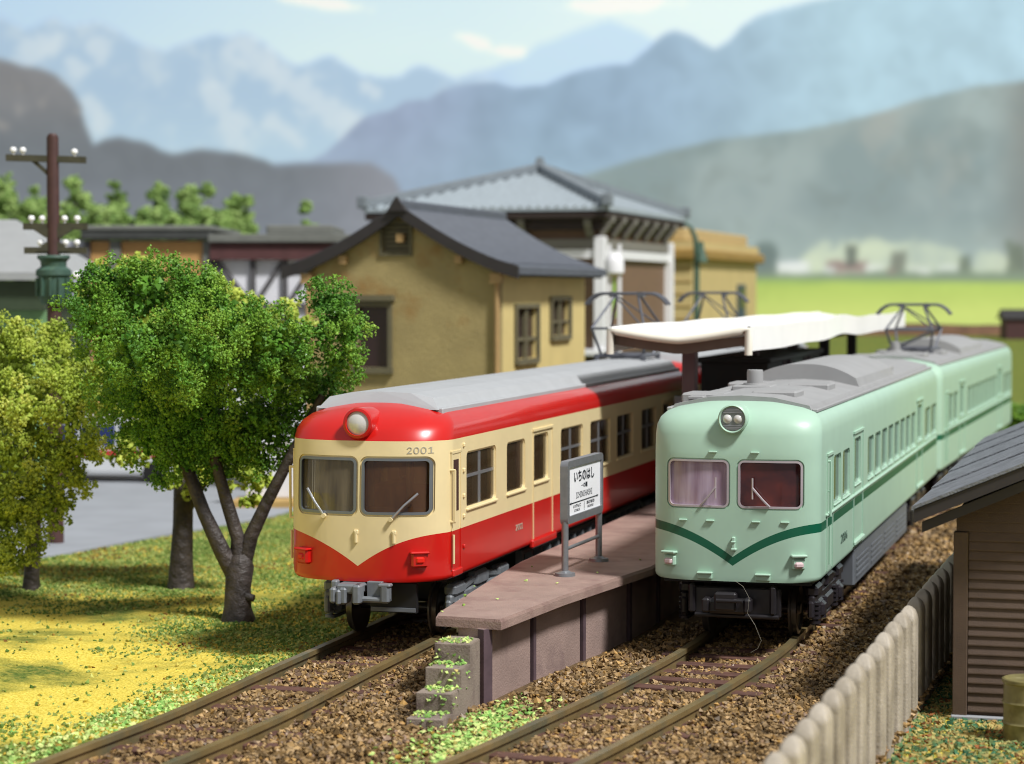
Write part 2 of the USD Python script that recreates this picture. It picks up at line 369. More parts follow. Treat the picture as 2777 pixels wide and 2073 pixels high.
def lettering(text, height, depth=0.01, cjk=False):
    """flat lettering in the xy plane, lower left at the origin"""
    if not cjk:
        m = meshkit.text_mesh(text, height, depth)
        return arr(m)
    from PIL import Image, ImageDraw, ImageFont
    from shapely import box as sbox, union_all
    font = ImageFont.truetype(glob.glob('/opt/blender-*/*/datafiles/fonts/Noto Sans CJK Regular.woff2')[0], 64)
    x0, y0, x1, y1 = font.getbbox(text, anchor='ls', stroke_width=2)
    im = Image.new('L', (x1 - x0 + 8, y1 - y0 + 8))
    ImageDraw.Draw(im).text((4 - x0, 4 - y0), text, 255, font, anchor='ls', stroke_width=2)
    on = np.pad(np.asarray(im) > 127, ((0, 0), (1, 1))).astype(np.int8)
    rows, starts = np.nonzero(np.diff(on, axis=1) == 1); ends = np.nonzero(np.diff(on, axis=1) == -1)[1]
    shape = union_all(sbox(starts, -rows - 1, ends, -rows)).buffer(0.6).buffer(-0.6).simplify(0.8)
    s = height / 60.0
    shape = affinity.scale(shape, s, s, origin=(0, 0)); b = shape.bounds
    shape = affinity.translate(shape, -b[0], -b[1])
    return cat_([trimesh.creation.extrude_polygon(g, depth, engine='earcut') for g in getattr(shape, 'geoms', [shape])])

def fit(m, width=None, height=None):
    v, f = arr(m); v = v.copy(); lo, hi = v.min(0), v.max(0)
    v[:, :2] -= lo[:2]
    if width: v[:, 0] *= width / (hi[0] - lo[0])
    if height: v[:, 1] *= height / (hi[1] - lo[1])
    return v, f

OCT = (np.array([[1, 0, 0], [-1, 0, 0], [0, 1, 0], [0, -1, 0], [0, 0, 1], [0, 0, -1]], float),
       np.array([[0, 2, 4], [2, 1, 4], [1, 3, 4], [3, 0, 4], [2, 0, 5], [1, 2, 5], [3, 1, 5], [0, 3, 5]]))
def crumbs(pos, size, flat=1.0, jitter=0.45, r=rng):
    """many small irregular pieces as one mesh; every piece is an island of its own"""
    n = len(pos)
    d = OCT[0][None] * (1 + jitter * r.uniform(-1, 1, (n, 6, 1))) + jitter * 0.6 * r.uniform(-1, 1, (n, 6, 3))
    q = r.normal(size=(n, 4)); q /= np.linalg.norm(q, axis=1, keepdims=True); w, x, y, z = q.T
    R = np.stack([1 - 2 * (y * y + z * z), 2 * (x * y - z * w), 2 * (x * z + y * w), 2 * (x * y + z * w), 1 - 2 * (x * x + z * z), 2 * (y * z - x * w),
                  2 * (x * z - y * w), 2 * (y * z + x * w), 1 - 2 * (x * x + y * y)], 1).reshape(n, 3, 3)
    d = np.einsum('nij,nkj->nki', R, d) * np.asarray(size).reshape(-1, 1, 1)
    d[:, :, 2] *= flat
    v = (d + np.asarray(pos)[:, None]).reshape(-1, 3)
    f = (OCT[1][None] + 6 * np.arange(n)[:, None, None]).reshape(-1, 3)
    return v, f

YAW = 16.0
TV = np.array([math.sin(math.radians(YAW)), math.cos(math.radians(YAW))])
NV = np.array([TV[1], -TV[0]])
RC, GC = np.array([-2.37, 33.2]), np.array([3.38, 33.2])            # noses of the two trains
def along(c, lat, s, yaw=YAW):
    a = math.radians(yaw); t = np.array([math.sin(a), math.cos(a)])
    return np.asarray(c) + lat * np.array([t[1], -t[0]]) + s * t


# ------------------------------------------------------------------ the setting: ground, road, backdrop
def poly_x(line, y):
    return np.interp(y, line[:, 1], line[:, 0])

def spline(pts, n=60):
    from scipy.interpolate import PchipInterpolator
    p = np.array(pts, float); y = np.linspace(p[0, 1], p[-1, 1], n)
    return np.stack([PchipInterpolator(p[:, 1], p[:, 0])(y), y], 1)

RED_LINE = spline([(-8.1, 16.5), (-6.35, 21.0), (-4.83, 25.2), (-3.78, 28.1)] + [tuple(along(RC, 0.03, s)) for s in (-1.5, 1, 6, 12, 20, 30, 45, 60)], 90)
GREEN_LINE = spline([(-4.5, 16.5), (-2.4, 20.8), (-0.05, 25.2), (1.06, 27.6), (2.36, 30.6)] + [tuple(along(GC, 0, s)) for s in (0.6, 3, 8, 14, 20.9)] +
                    [tuple(along(along(GC, 0, 20.9), 0, s, 17.6)) for s in (8, 16, 24, 36)], 110)
FENCE_A, FENCE_T = np.array([5.25, 28.99]), np.array([0.2985, 0.9544])
def fence_x(y):
    return FENCE_A[0] + (y - FENCE_A[1]) * FENCE_T[0] / FENCE_T[1]
def smooth(a, b, x):
    t = np.clip((x - a) / (b - a), 0, 1); return t * t * (3 - 2 * t)
def fb(x, y, s, seed=0):
    return meshkit.fbm(np.stack([np.asarray(x) * s, np.asarray(y) * s, np.zeros_like(np.asarray(x, float))], -1), 4, seed) - 0.5

def ground_z(x, y):
    lat = (x - poly_x(RED_LINE, y)) * 0.96
    meadow = -0.32 + 0.19 * smooth(-2.6, -0.95, lat) + 0.10 * fb(x, y, 0.35, 3) + 0.05 * fb(x, y, 1.6, 4) + 0.22 * smooth(-3.5, -6, lat) * smooth(38, 33, y)
    meadow = np.where(y > 46, -0.36, meadow)
    z = np.where(lat < -0.86, meadow, -0.45)
    z = np.where(x > fence_x(y) + 0.1, -0.32 + 0.06 * fb(x, y, 0.8, 5), z)
    return z + 3.0 * smooth(94, 141, y) * smooth(2, 12, x)

gx = np.unique(np.concatenate([np.arange(-70, -14, 4.0), np.arange(-14, 9, 0.16), np.arange(9, 30, 1.0), np.arange(30, 71, 4.0)]))
gy = np.unique(np.concatenate([np.arange(12, 50, 0.16), np.arange(50, 80, 1.2), np.arange(80, 149.6, 2.5), [149.6]]))
X, Y = np.meshgrid(gx, gy)
def grid_mesh(X, Y, Z):
    h, w = X.shape
    i = np.arange(h * w).reshape(h, w)
    return np.stack([X, Y, Z], -1).reshape(-1, 3), np.stack([i[:-1, :-1], i[:-1, 1:], i[1:, 1:], i[1:, :-1]], -1).reshape(-1, 4)
solo('ground', grid_mesh(X, Y, ground_z(X, Y)), 'turf', 'layout ground covered with yellow and green scenic turf', 'ground', smooth=True, kind='structure')

road = Polygon([(-30, 44.5), (-13, 46.2), (-10.1, 47.6), (-8.5, 51.2), (-6.3, 55.6), (-5.6, 58.2), (-4.6, 80), (-30, 80)])
solo('road', prism(road, -0.5, -0.3), 'road_gray', 'grey asphalt road behind the trees on the left', 'road', kind='structure')

# the scenic backdrop: one printed board standing behind the layout; each printed region is a piece of it
SKY_M1 = [(0, 38), (35, 55), (60, 65), (96, 45), (121, 38), (151, 58), (180, 52), (217, 48), (252, 66), (292, 91), (323, 103), (353, 111), (383, 98), (428, 86), (464, 73), (494, 81), (519, 71), (544, 76), (580, 101), (610, 126), (640, 144), (670, 136), (701, 121), (721, 121), (746, 141), (781, 161), (827, 169), (867, 164), (892, 144), (922, 144), (948, 156), (983, 171), (1028, 156), (1063, 151), (1097, 134), (1127, 126), (1163, 96), (1198, 86), (1248, 66), (1299, 48), (1319, 43), (1349, 55), (1389, 71), (1450, 110), (1600, 200)]
SKY_M2 = [(500, 470), (560, 372), (590, 353), (670, 348), (706, 328), (741, 297), (781, 257), (806, 247), (847, 237), (877, 217), (922, 217), (958, 194), (993, 184), (1033, 181), (1073, 179), (1109, 189), (1127, 189), (1178, 184), (1218, 166), (1263, 151), (1314, 141), (1359, 139), (1399, 106), (1430, 78), (1460, 66), (1490, 76), (1525, 98), (1546, 108), (1576, 88), (1606, 55), (1641, 33), (1692, 18), (1752, 5), (1900, -25), (2213, -60), (3200, -20)]
SKY_M3 = [(-1500, 200), (-600, 90), (0, 129), (50, 144), (91, 149), (126, 166), (156, 197), (174, 227), (181, 262), (197, 302), (202, 315), (227, 302), (262, 297), (312, 307), (343, 323), (373, 333), (403, 328), (438, 323), (484, 328), (534, 335), (575, 348), (595, 358), (640, 356), (720, 352), (800, 352), (850, 380), (880, 440), (930, 540), (1000, 700)]
SKY_M4 = [(900, 700), (1000, 520), (1100, 440), (1200, 400), (1299, 368), (1379, 343), (1460, 323), (1551, 302), (1651, 290), (1742, 280), (1828, 262), (1903, 242), (1979, 217), (2055, 199), (2130, 184), (2213, 176), (2700, 120), (3400, 160)]
BY = 150.0
bx = np.unique(np.round(np.concatenate([np.arange(-70, -38, 1.0), np.arange(-38, 38, 0.14), np.arange(38, 70.1, 1.0)]), 3))
bz = np.arange(-1.5, 33, 0.14)
BX, BZ = np.meshgrid(bx, bz)
ph = math.radians(PITCH)
dd = BY * math.cos(ph) - (BZ - EYE) * math.sin(ph); uu = BY * math.sin(ph) + (BZ - EYE) * math.cos(ph)
PX, PY = (1388.5 + 5900 * BX / dd) / 1.2549, (1036.5 - 5900 * uu / dd) / 1.2549     # the printed picture's own coordinates
def sky_line(pts):
    p = np.array(pts, float)
    return np.interp(PX, p[:, 0], p[:, 1]) + 5 * fb(PX, PX * 0, 0.045, 11)
def n2(s, seed, sx=1.0):
    wx, wy = 0.83 * PX * sx + 0.56 * PY, -0.56 * PX * sx + 0.83 * PY
    return 2 * fb(wx + 60 * fb(PX, PY, s * 0.8, seed + 200), wy + 60 * fb(PX, PY, s * 0.8, seed + 300), s, seed)
def mixc(a, b, t):
    return a + (b - a) * np.clip(t, 0, 1)[..., None]
C = lambda *c: np.array(c, float)
img = mixc(C(182, 210, 244), C(212, 231, 247), smooth(-200, 900, PX) * 0.8 + 0.3 * smooth(0, 160, PY)); img = mixc(img, C(220, 235, 245), smooth(900, 1500, PX))
region = np.zeros(PX.shape, int)
for cx_, cy_, rx, ry, rot in ((700, 8, 85, 14, 0.12), (640, -6, 60, 10, 0.1), (1020, 88, 42, 14, 0.28), (1100, 112, 45, 12, 0.1), (1330, 10, 120, 18, -0.05), (350, -60, 150, 20, 0.1), (1600, -90, 220, 30, 0.0)):
    ux, uy = PX - cx_, PY - cy_
    a, b = ux * math.cos(rot) + uy * math.sin(rot), -ux * math.sin(rot) + uy * math.cos(rot)
    img = mixc(img, C(250, 249, 245), smooth(1.25, 0.5, np.sqrt((a / rx) ** 2 + (b / ry) ** 2) + 0.5 * n2(0.03, 21)))
def layer(line, color, rid, soft=4.0):
    global img, region
    d = PY - sky_line(line)
    t = smooth(-soft, soft, d)
    img = img * (1 - t[..., None]) + color * t[..., None]
    region = np.where(d > 0, rid, region)
ridge = np.abs(n2(0.012, 31, 0.9)) ; rock = 0.7 * smooth(0.0, 0.5, n2(0.014, 33) + 0.4 * n2(0.05, 34))
m1 = mixc(mixc(C(160, 184, 210), C(186, 200, 214), rock), C(178, 202, 220), smooth(180, 380, PY) * 0.7)
for a, b, w in (((455, 190), (520, 300), 40), ((520, 100), (760, 280), 46), ((100, 95), (60, 120), 40), ((205, 100), (220, 112), 34), ((150, 140), (175, 150), 24), ((790, 185), (810, 200), 18), ((200, 230), (220, 260), 30), ((590, 265), (640, 300), 26)):
    a, b = np.array(a, float), np.array(b, float); L = b - a
    t = np.clip(((PX - a[0]) * L[0] + (PY - a[1]) * L[1]) / (L @ L), 0, 1)
    dist = np.hypot(PX - a[0] - t * L[0], PY - a[1] - t * L[1])
    m1 = mixc(m1, C(208, 214, 220), smooth(1.1, 0.35, dist / w + 0.7 * n2(0.04, 35)) * 0.55)
m1 = mixc(m1, C(180, 204, 234), smooth(950, 1150, PX))
layer(SKY_M1, m1, 1)
m2 = mixc(mixc(C(140, 152, 182), C(136, 160, 186), smooth(800, 1200, PX)), C(164, 194, 208), smooth(1300, 1900, PX) * 0.8 + smooth(200, 420, PY) * 0.25)
m2 = m2 * (1 + 0.07 * n2(0.02, 41)[..., None])
layer(SKY_M2, m2, 2)
m3 = mixc(C(112, 116, 124), C(120, 124, 136), smooth(330, 480, PY)); m3 = mixc(m3, C(140, 140, 152), smooth(600, 830, PX) * 0.8)
m3 = mixc(m3, C(128, 126, 130), smooth(330, 180, PY)); m3 = mixc(m3, C(172, 160, 152), smooth(0.2, 0.7, n2(0.03, 51)) * smooth(300, 260, PY) * 0.8)
m3 = m3 * (1 + 0.05 * n2(0.03, 52)[..., None])
layer(SKY_M3, m3, 3)
m4 = mixc(mixc(C(130, 146, 148), C(148, 162, 162), smooth(-0.3, 0.6, n2(0.008, 61))), C(152, 156, 152), smooth(0.0, 0.7, n2(0.011, 62)) * smooth(1500, 1900, PX) * 0.8)
m4 = mixc(m4, C(124, 136, 134), smooth(0.0, 0.6, n2(0.02, 63) + 0.3 * n2(0.06, 67)) * 0.45); m4 = mixc(m4, C(168, 186, 178), smooth(430, 560, PY) * 0.5)
m4 = mixc(m4, C(120, 120, 116), smooth(2120, 2240, PX) * 0.6)
for mx, wd_, top_ in ((1915, 185, 520), (2150, 62, 548), (1690, 60, 566), (2400, 120, 530), (1500, 90, 560)):
    m4 = mixc(m4, C(206, 216, 182), smooth(-12, 12, PY - top_ - 46 * ((PX - mx) / wd_) ** 4 + 26 * n2(0.03, 66)) * smooth(1.15, 0.9, np.abs(PX - mx) / wd_) * (0.62 + 0.5 * n2(0.02, 68)))       # pale fields by the village
for hx, hy, w, h, col in ((1712, 580, 34, 14, (226, 228, 226)), (1832, 580, 38, 14, (140, 112, 110)), (1836, 592, 26, 8, (196, 186, 172)), (1840, 552, 11, 22, (92, 100, 92)), (1940, 572, 16, 30, (112, 116, 104)), (1656, 566, 22, 36, (96, 112, 108)), (2050, 584, 20, 10, (212, 218, 212)), (1790, 586, 14, 9, (200, 206, 200)), (1890, 584, 20, 11, (216, 220, 212)), (1985, 588, 22, 9, (214, 218, 210)), (1925, 592, 10, 8, (150, 128, 120)), (2085, 576, 12, 20, (104, 116, 98)), (2196, 566, 20, 40, (104, 116, 98)), (2290, 570, 40, 26, (110, 114, 102)), (2400, 580, 30, 12, (214, 216, 210))):
    m4 = mixc(m4, C(*col), smooth(1.25, 0.8, np.maximum(np.abs(PX - hx) / w, np.abs(PY - hy) / h) + 0.35 * n2(0.06, 65)) * 0.8)
m4 = mixc(m4, C(128, 146, 122), smooth(582, 597, PY + 8 * n2(0.03, 69)))
layer(SKY_M4, m4, 4)
ff = mixc(mixc(C(178, 202, 92), C(196, 212, 104), smooth(615, 690, PY)), C(150, 182, 92), smooth(622, 606, PY + 5 * n2(0.02, 71)))
ff = ff * (1 + 0.04 * n2(0.03, 72, 0.3)[..., None])
fl = 602 + (PX - 1640) * 0.012
t = smooth(-3, 3, PY - fl) * smooth(900, 1000, PX)
img = img * (1 - t[..., None]) + ff * t[..., None]
region = np.where((PY > fl) & (PX > 950), 5, region)
from scipy.ndimage import gaussian_filter
img = np.stack([gaussian_filter(img[..., k], 1.1) for k in range(3)], -1)      # a slightly soft print
img = img * 0.84 + 0.16 * img.mean(-1, keepdims=True) + 2
img = img * np.where(region == 0, 0.945, 1.0)[..., None] * np.array([0.985, 1.0, 1.015])
PRINT_GAIN = 1.2
ink = np.clip(lin(*np.moveaxis(np.clip(img, 0, 255), -1, 0)[:, None].reshape(3, -1)).T if False else np.where(img / 255 <= 0.04045, img / 255 / 12.92, ((img / 255 + 0.055) / 1.055) ** 2.4) * PRINT_GAIN, 0, 0.92).reshape(-1, 3)
gv, gf = grid_mesh(BX, np.full(BX.shape, BY), BZ)
fr = region.ravel()[gf[:, 0]]
for rid, name, label, cat in ((0, 'sky', 'pale blue sky with small white clouds at the top of the printed backdrop', 'sky'),
                              (1, 'mountain_range', 'pale blue rocky mountain range printed on the backdrop', 'mountains'),
                              (2, 'mountain', 'hazy blue wooded mountain rising to the right on the printed backdrop', 'mountain'),
                              (3, 'hills', 'dark grey foothills printed on the backdrop behind the far trees', 'hills'),
                              (4, 'hillside', 'grey green hillside with a small village printed on the backdrop', 'hillside'),
                              (5, 'field', 'bright yellow green field printed along the foot of the backdrop', 'field')):
    f = gf[fr == rid]
    keep, inv = np.unique(f, return_inverse=True)
    path = solo(name, (gv[keep], inv.reshape(-1, 4)), 'print', label, cat, kind='structure')
    UsdGeom.PrimvarsAPI(stage.GetPrimAtPath(path)).CreatePrimvar('ink', Sdf.ValueTypeNames.Color3fArray, 'vertex').Set(Vt.Vec3fArray.FromNumpy(ink[keep].astype(np.float32)))

def lumpy(m, amp, s, seed):
    v, f = arr(m)
    return v + (np.stack([fb(v[:, 0] + 9 * k, v[:, 1] + v[:, 2], s, seed + k) for k in range(3)], -1)) * amp, f
bank = grid_mesh(*np.meshgrid(np.arange(4, 70, 0.7), np.arange(6)), np.zeros((6, 95)))[0].reshape(6, 95, 3)
prof = np.array([(140.0, 2.0), (140.4, 2.75), (141.2, 3.15), (143, 3.25), (146, 3.1), (149, 2.9)])
bank[:, :, 1] = prof[:, :1]; bank[:, :, 2] = prof[:, 1:] + 0.35 * fb(bank[:, :, 0], bank[:, :, 1], 0.35, 8)
h_, w_ = 6, 95; ii = np.arange(h_ * w_).reshape(h_, w_)
solo('earth_bank', (bank.reshape(-1, 3), np.stack([ii[:-1, :-1], ii[:-1, 1:], ii[1:, 1:], ii[1:, :-1]], -1).reshape(-1, 4)), 'bank_brown', 'low brown earth bank along the foot of the yellow green field', 'bank', smooth=True, kind='structure')
hut = thing('maroon_hut', 'small dark maroon hut at the right edge below the field', 'hut', (31.6, 136, 2.3))
put(hut, 'wall', box(-0.9, 0.9, -0.8, 0.8, -0.4, 1.4), 'hut_maroon')
put(hut, 'roof', hull([(-1.1, -1, 1.4), (1.1, -1, 1.4), (1.1, 1, 1.4), (-1.1, 1, 1.4), (-1.1, 0, 2.0), (1.1, 0, 2.0)]), 'verge_dark')

# ------------------------------------------------------------------ tracks and ballast
def offset_line(line, d):
    t = np.gradient(line, axis=0); t /= np.linalg.norm(t, axis=1, keepdims=True)
    return line + d * np.stack([t[:, 1], -t[:, 0]], 1)
RAIL = np.array([(-0.055, 0), (0.055, 0), (0.055, -0.07), (0.022, -0.1), (0.022, -0.24), (0.09, -0.27), (0.09, -0.31), (-0.09, -0.31), (-0.09, -0.27), (-0.022, -0.24), (-0.022, -0.1), (-0.055, -0.07)])[::-1]
def sweep(line, prof):
    t = np.gradient(line, axis=0); t /= np.linalg.norm(t, axis=1, keepdims=True)
    n = np.stack([t[:, 1], -t[:, 0]], 1); m = len(prof)
    v = np.concatenate([line[:, None] + prof[None, :, :1] * n[:, None], np.broadcast_to(prof[None, :, 1:], (len(line), m, 1))], -1).reshape(-1, 3)
    f = []
    for i in range(len(line) - 1):
        for j in range(m):
            k = (j + 1) % m
            f += [[i * m + j, i * m + k, (i + 1) * m + k], [i * m + j, (i + 1) * m + k, (i + 1) * m + j]]
    return v, np.array(f)
for line, label in ((RED_LINE, 'rusty brown railway track under the red and cream railcar'), (GREEN_LINE, 'rusty brown curving railway track under the pale green railcar')):
    tk = thing('railway_track', label, 'railway track')
    for d in (-0.725, 0.725):
        put(tk, 'rail', sweep(offset_line(line, d), RAIL), 'rail_steel', smooth=35)
    seg = np.r_[0, np.cumsum(np.linalg.norm(np.diff(line, axis=0), axis=1))]
    for s in np.arange(1.5, min(seg[-1], 58), 0.72):
        c = np.array([np.interp(s, seg, line[:, 0]), np.interp(s, seg, line[:, 1])]); c2 = np.array([np.interp(s + 0.1, seg, line[:, 0]), np.interp(s + 0.1, seg, line[:, 1])])
        a = math.degrees(math.atan2(*(c2 - c)))
        put(tk, 'sleeper', moved(box(-1.15, 1.15, -0.12, 0.12, -0.4, -0.145 + rng.uniform(-0.035, 0.012), 0.015), (*c, 0), a + rng.uniform(-2, 2)), 'sleeper_wood')

# edges of the platform, in plan
PL_RIGHT = np.array([(-0.15, 29.72), (0.78, 32.09), (2.30, 35.46)] + [tuple(along(GC, -1.62, s)) for s in (6, 12, 20, 36)])
PL_LEFT = np.array([(-1.06, 30.1), (-1.04, 30.53), (-0.30, 34.2)] + [tuple(along(RC, 1.58, s)) for s in (3.5, 8, 14, 20, 36)])
bed = []
for y in np.arange(15, 92, 0.8):
    bed.append((y, float(poly_x(RED_LINE, y)) - 0.85, float(fence_x(y)) + 0.12))
bed = np.array(bed); nb = 30
bt = np.linspace(0, 1, nb)
BXX = bed[:, 1:2] * (1 - bt) + bed[:, 2:3] * bt; BYY = np.repeat(bed[:, :1], nb, 1)
bed_z = lambda x, y: -0.205 + 0.10 * fb(x, y, 0.9, 14) + 0.05 * fb(x, y, 3.5, 15)
solo('ballast_bed', grid_mesh(BXX, BYY, bed_z(BXX, BYY)), 'ballast_bed', 'brown earthy track bed under the loose ballast stones', 'track bed', smooth=True, kind='structure')

platform_poly = Polygon([*map(tuple, PL_LEFT[::-1]), *map(tuple, PL_RIGHT)]).buffer(-0.12)
from shapely import contains_xy
def scatter(n, y0, y1, fx0, fx1):
    y = rng.uniform(y0, y1, n); x = fx0(y) + (fx1(y) - fx0(y)) * rng.random(n); return x, y
def clear_of_rails(x, y, w=0.085):
    ok = np.ones(len(x), bool)
    for line in (RED_LINE, GREEN_LINE):
        for d in (-0.725, 0.725):
            o = offset_line(line, d); ok &= np.abs(x - np.interp(y, o[:, 1], o[:, 0])) * 0.95 > w
    return ok
xs, ys, ss = [], [], []
for y0, y1, dens, s0, s1 in ((18, 26, 240, 0.022, 0.046), (26, 37, 290, 0.02, 0.044), (37, 50, 110, 0.03, 0.06), (50, 80, 24, 0.05, 0.1)):
    w = 11.0
    n = int(dens * (y1 - y0) * w)
    x, y = scatter(n, y0, y1, lambda y: poly_x(RED_LINE, y) - 0.80, lambda y: fence_x(y) + 0.15)
    ok = clear_of_rails(x, y) & ~contains_xy(platform_poly, x, y)
    if y0 >= 37: ok &= x > poly_x(GREEN_LINE, y) - 1.2
    xs.append(x[ok]); ys.append(y[ok]); ss.append(rng.uniform(s0, s1, ok.sum()) * rng.choice([0.8, 1, 1.35], ok.sum()))
x, y, s = map(np.concatenate, (xs, ys, ss))
latr, latg = np.abs(x - poly_x(RED_LINE, y)) * 0.96, np.abs(x - poly_x(GREEN_LINE, y)) * 0.96
inside = np.minimum(latr, latg) < 0.7
z = bed_z(x, y) + np.where(inside, rng.uniform(-0.01, 0.05, len(x)), rng.uniform(0.0, 0.07, len(x))) + 0.05 * np.maximum(0, fb(x, y, 1.3, 17))
solo('ballast', crumbs(np.stack([x, y, z], 1), s, 0.85, 0.42), 'stones', 'loose brown ballast stones between and beside the rails', 'ballast', kind='stuff')

# turf flock on the meadow, denser in drifts
x, y = scatter(230000, 19, 58, lambda y: poly_x(RED_LINE, y) - 12 - (y - 20) * 0.02, lambda y: poly_x(RED_LINE, y) - 0.84)
lat = (x - poly_x(RED_LINE, y)) * 0.96
dens = 0.035 + 0.45 * smooth(0.06, 0.18, fb(x, y, 0.42, 22) + 0.04) + 0.75 * smooth(-2.7, -1.0, lat + 1.4 * fb(x, y, 0.9, 23)) + 0.85 * smooth(2.4, 1.0, np.hypot((x + 4.3) / 1.1, (y - 37.5) / 1.6)) + 1.4 * smooth(40.6, 42.8, y + 3 * fb(x, y, 0.5, 24))
ok = (rng.random(len(x)) < np.clip(dens, 0, 1) * 0.62) & ~contains_xy(road, x, y)
x, y, lat = x[ok], y[ok], lat[ok]
near = rng.random(len(x)) < 0.66 * smooth(-3.0, -1.1, lat + 0.7 * fb(x, y, 0.8, 29)) * smooth(33, 30, y)
zz = ground_z(x, y) + 0.012
solo('grass', crumbs(np.stack([x, y, zz], 1)[~near], rng.uniform(0.012, 0.036, (~near).sum()), 0.9, 0.7), 'flock', 'green and brown flock scattered over the yellow meadow', 'grass', kind='stuff')
solo('pale_grass', crumbs(np.stack([x, y, zz + 0.015], 1)[near], rng.uniform(0.014, 0.04, near.sum()), 0.9, 0.65), 'flock_pale', 'pale green flock along the outer rail of the left track', 'grass', kind='stuff')
k = 2000
px_, py_ = rng.normal(-0.35, 0.42, k), rng.normal(27.0, 1.0, k)
px_ += (py_ - 27.0) * 0.33
ok = clear_of_rails(px_, py_, 0.12) & ((px_ - poly_x(GREEN_LINE, py_)) < -0.85)
px_, py_ = px_[ok], py_[ok]
px2, py2 = rng.normal(0, 0.13, 260), rng.normal(0, 0.5, 260)
px_, py_ = np.r_[px_, -0.25 + px2 + py2 * 0.38], np.r_[py_, 28.9 + py2]
solo('pale_weeds', crumbs(np.stack([px_, py_, bed_z(px_, py_) + 0.05 + rng.uniform(0, 0.05, len(px_))], 1), rng.uniform(0.014, 0.042, len(px_)), 0.7, 0.8), 'flock_pale', 'pale green flock tufts around the foot of the concrete steps', 'weeds', kind='stuff')
n = 16000
y = rng.uniform(20, 36, n); x = fence_x(y) + rng.uniform(0.1, 3.2, n)
solo('mixed_grass', crumbs(np.stack([x, y, ground_z(x, y) + 0.02], 1), rng.uniform(0.02, 0.05, n), 0.8, 0.6), 'flock_mixed', 'mixed green and orange flock between the fence and the shed', 'grass', kind='stuff')

# ------------------------------------------------------------------ trains
def car_solid(L, F, n, roof, front, zb=1.06, hw=1.3, off=0.0, seg=40):
    """roof: (half width, z) from the eaves to the crown; front: (z, setback of the nose). Closed mesh."""
    lv = [(hw - 0.05, zb), (hw - 0.012, zb + 0.03), (hw, zb + 0.08), (hw, 1.6), (hw, 2.4), (hw, roof[0][1] - 0.25)] + roof
    fz, fp = np.array(front).T
    rings = []
    ps = np.linspace(-math.pi / 2, math.pi / 2, seg)
    for w, z in lv:
        k = (hw - off) / hw
        w2 = max(w * k, 0.015)
        p = np.interp(z, fz, fp) + off
        z2 = z - off if z > roof[0][1] - 0.1 else (z + off if z < zb + 0.1 else z)
        u = np.sign(np.sin(ps)) * np.abs(np.sin(ps)) ** (2 / n)
        # more points around the corner
        y = F * (1 - np.sqrt(np.clip(1 - np.abs(u) ** n, 0, 1)))
        fr = np.stack([w2 * u, p + y, np.full_like(u, z2)], 1)
        bk = np.stack([w2 * u[::-1], L - p - y[::-1], np.full_like(u, z2)], 1)
        rings.append(np.vstack([fr, bk]))
    m = 2 * seg
    v = np.vstack(rings + [[[0, L / 2, rings[0][0, 2]]], [[0, L / 2, rings[-1][0, 2]]]])
    f = []
    for i in range(len(rings) - 1):
        for j in range(m):
            k = (j + 1) % m
            f += [[i * m + j, i * m + k, (i + 1) * m + k], [i * m + j, (i + 1) * m + k, (i + 1) * m + j]]
    b, t = len(v) - 2, len(v) - 1; o = (len(rings) - 1) * m
    for j in range(m):
        k = (j + 1) % m
        f += [[b, k, j], [t, o + j, o + k]]
    return man((v, np.array(f)))

def nose_y(u, F, n, hw=1.3):
    return F * (1 - np.sqrt(np.clip(1 - (np.abs(u) / hw) ** n, 0, 1)))

def spring(x, y, z0, z1, r):
    zs = np.linspace(z0, z1, 5)
    return cat_([lathe([(0.0, a - 0.02), (r, a - 0.02), (r, a + 0.02), (0, a + 0.02)], 10, (x, y, 0)) for a in zs] + [lathe([(0, z0), (r * 0.6, z0), (r * 0.6, z1), (0, z1)], 8, (x, y, 0))])

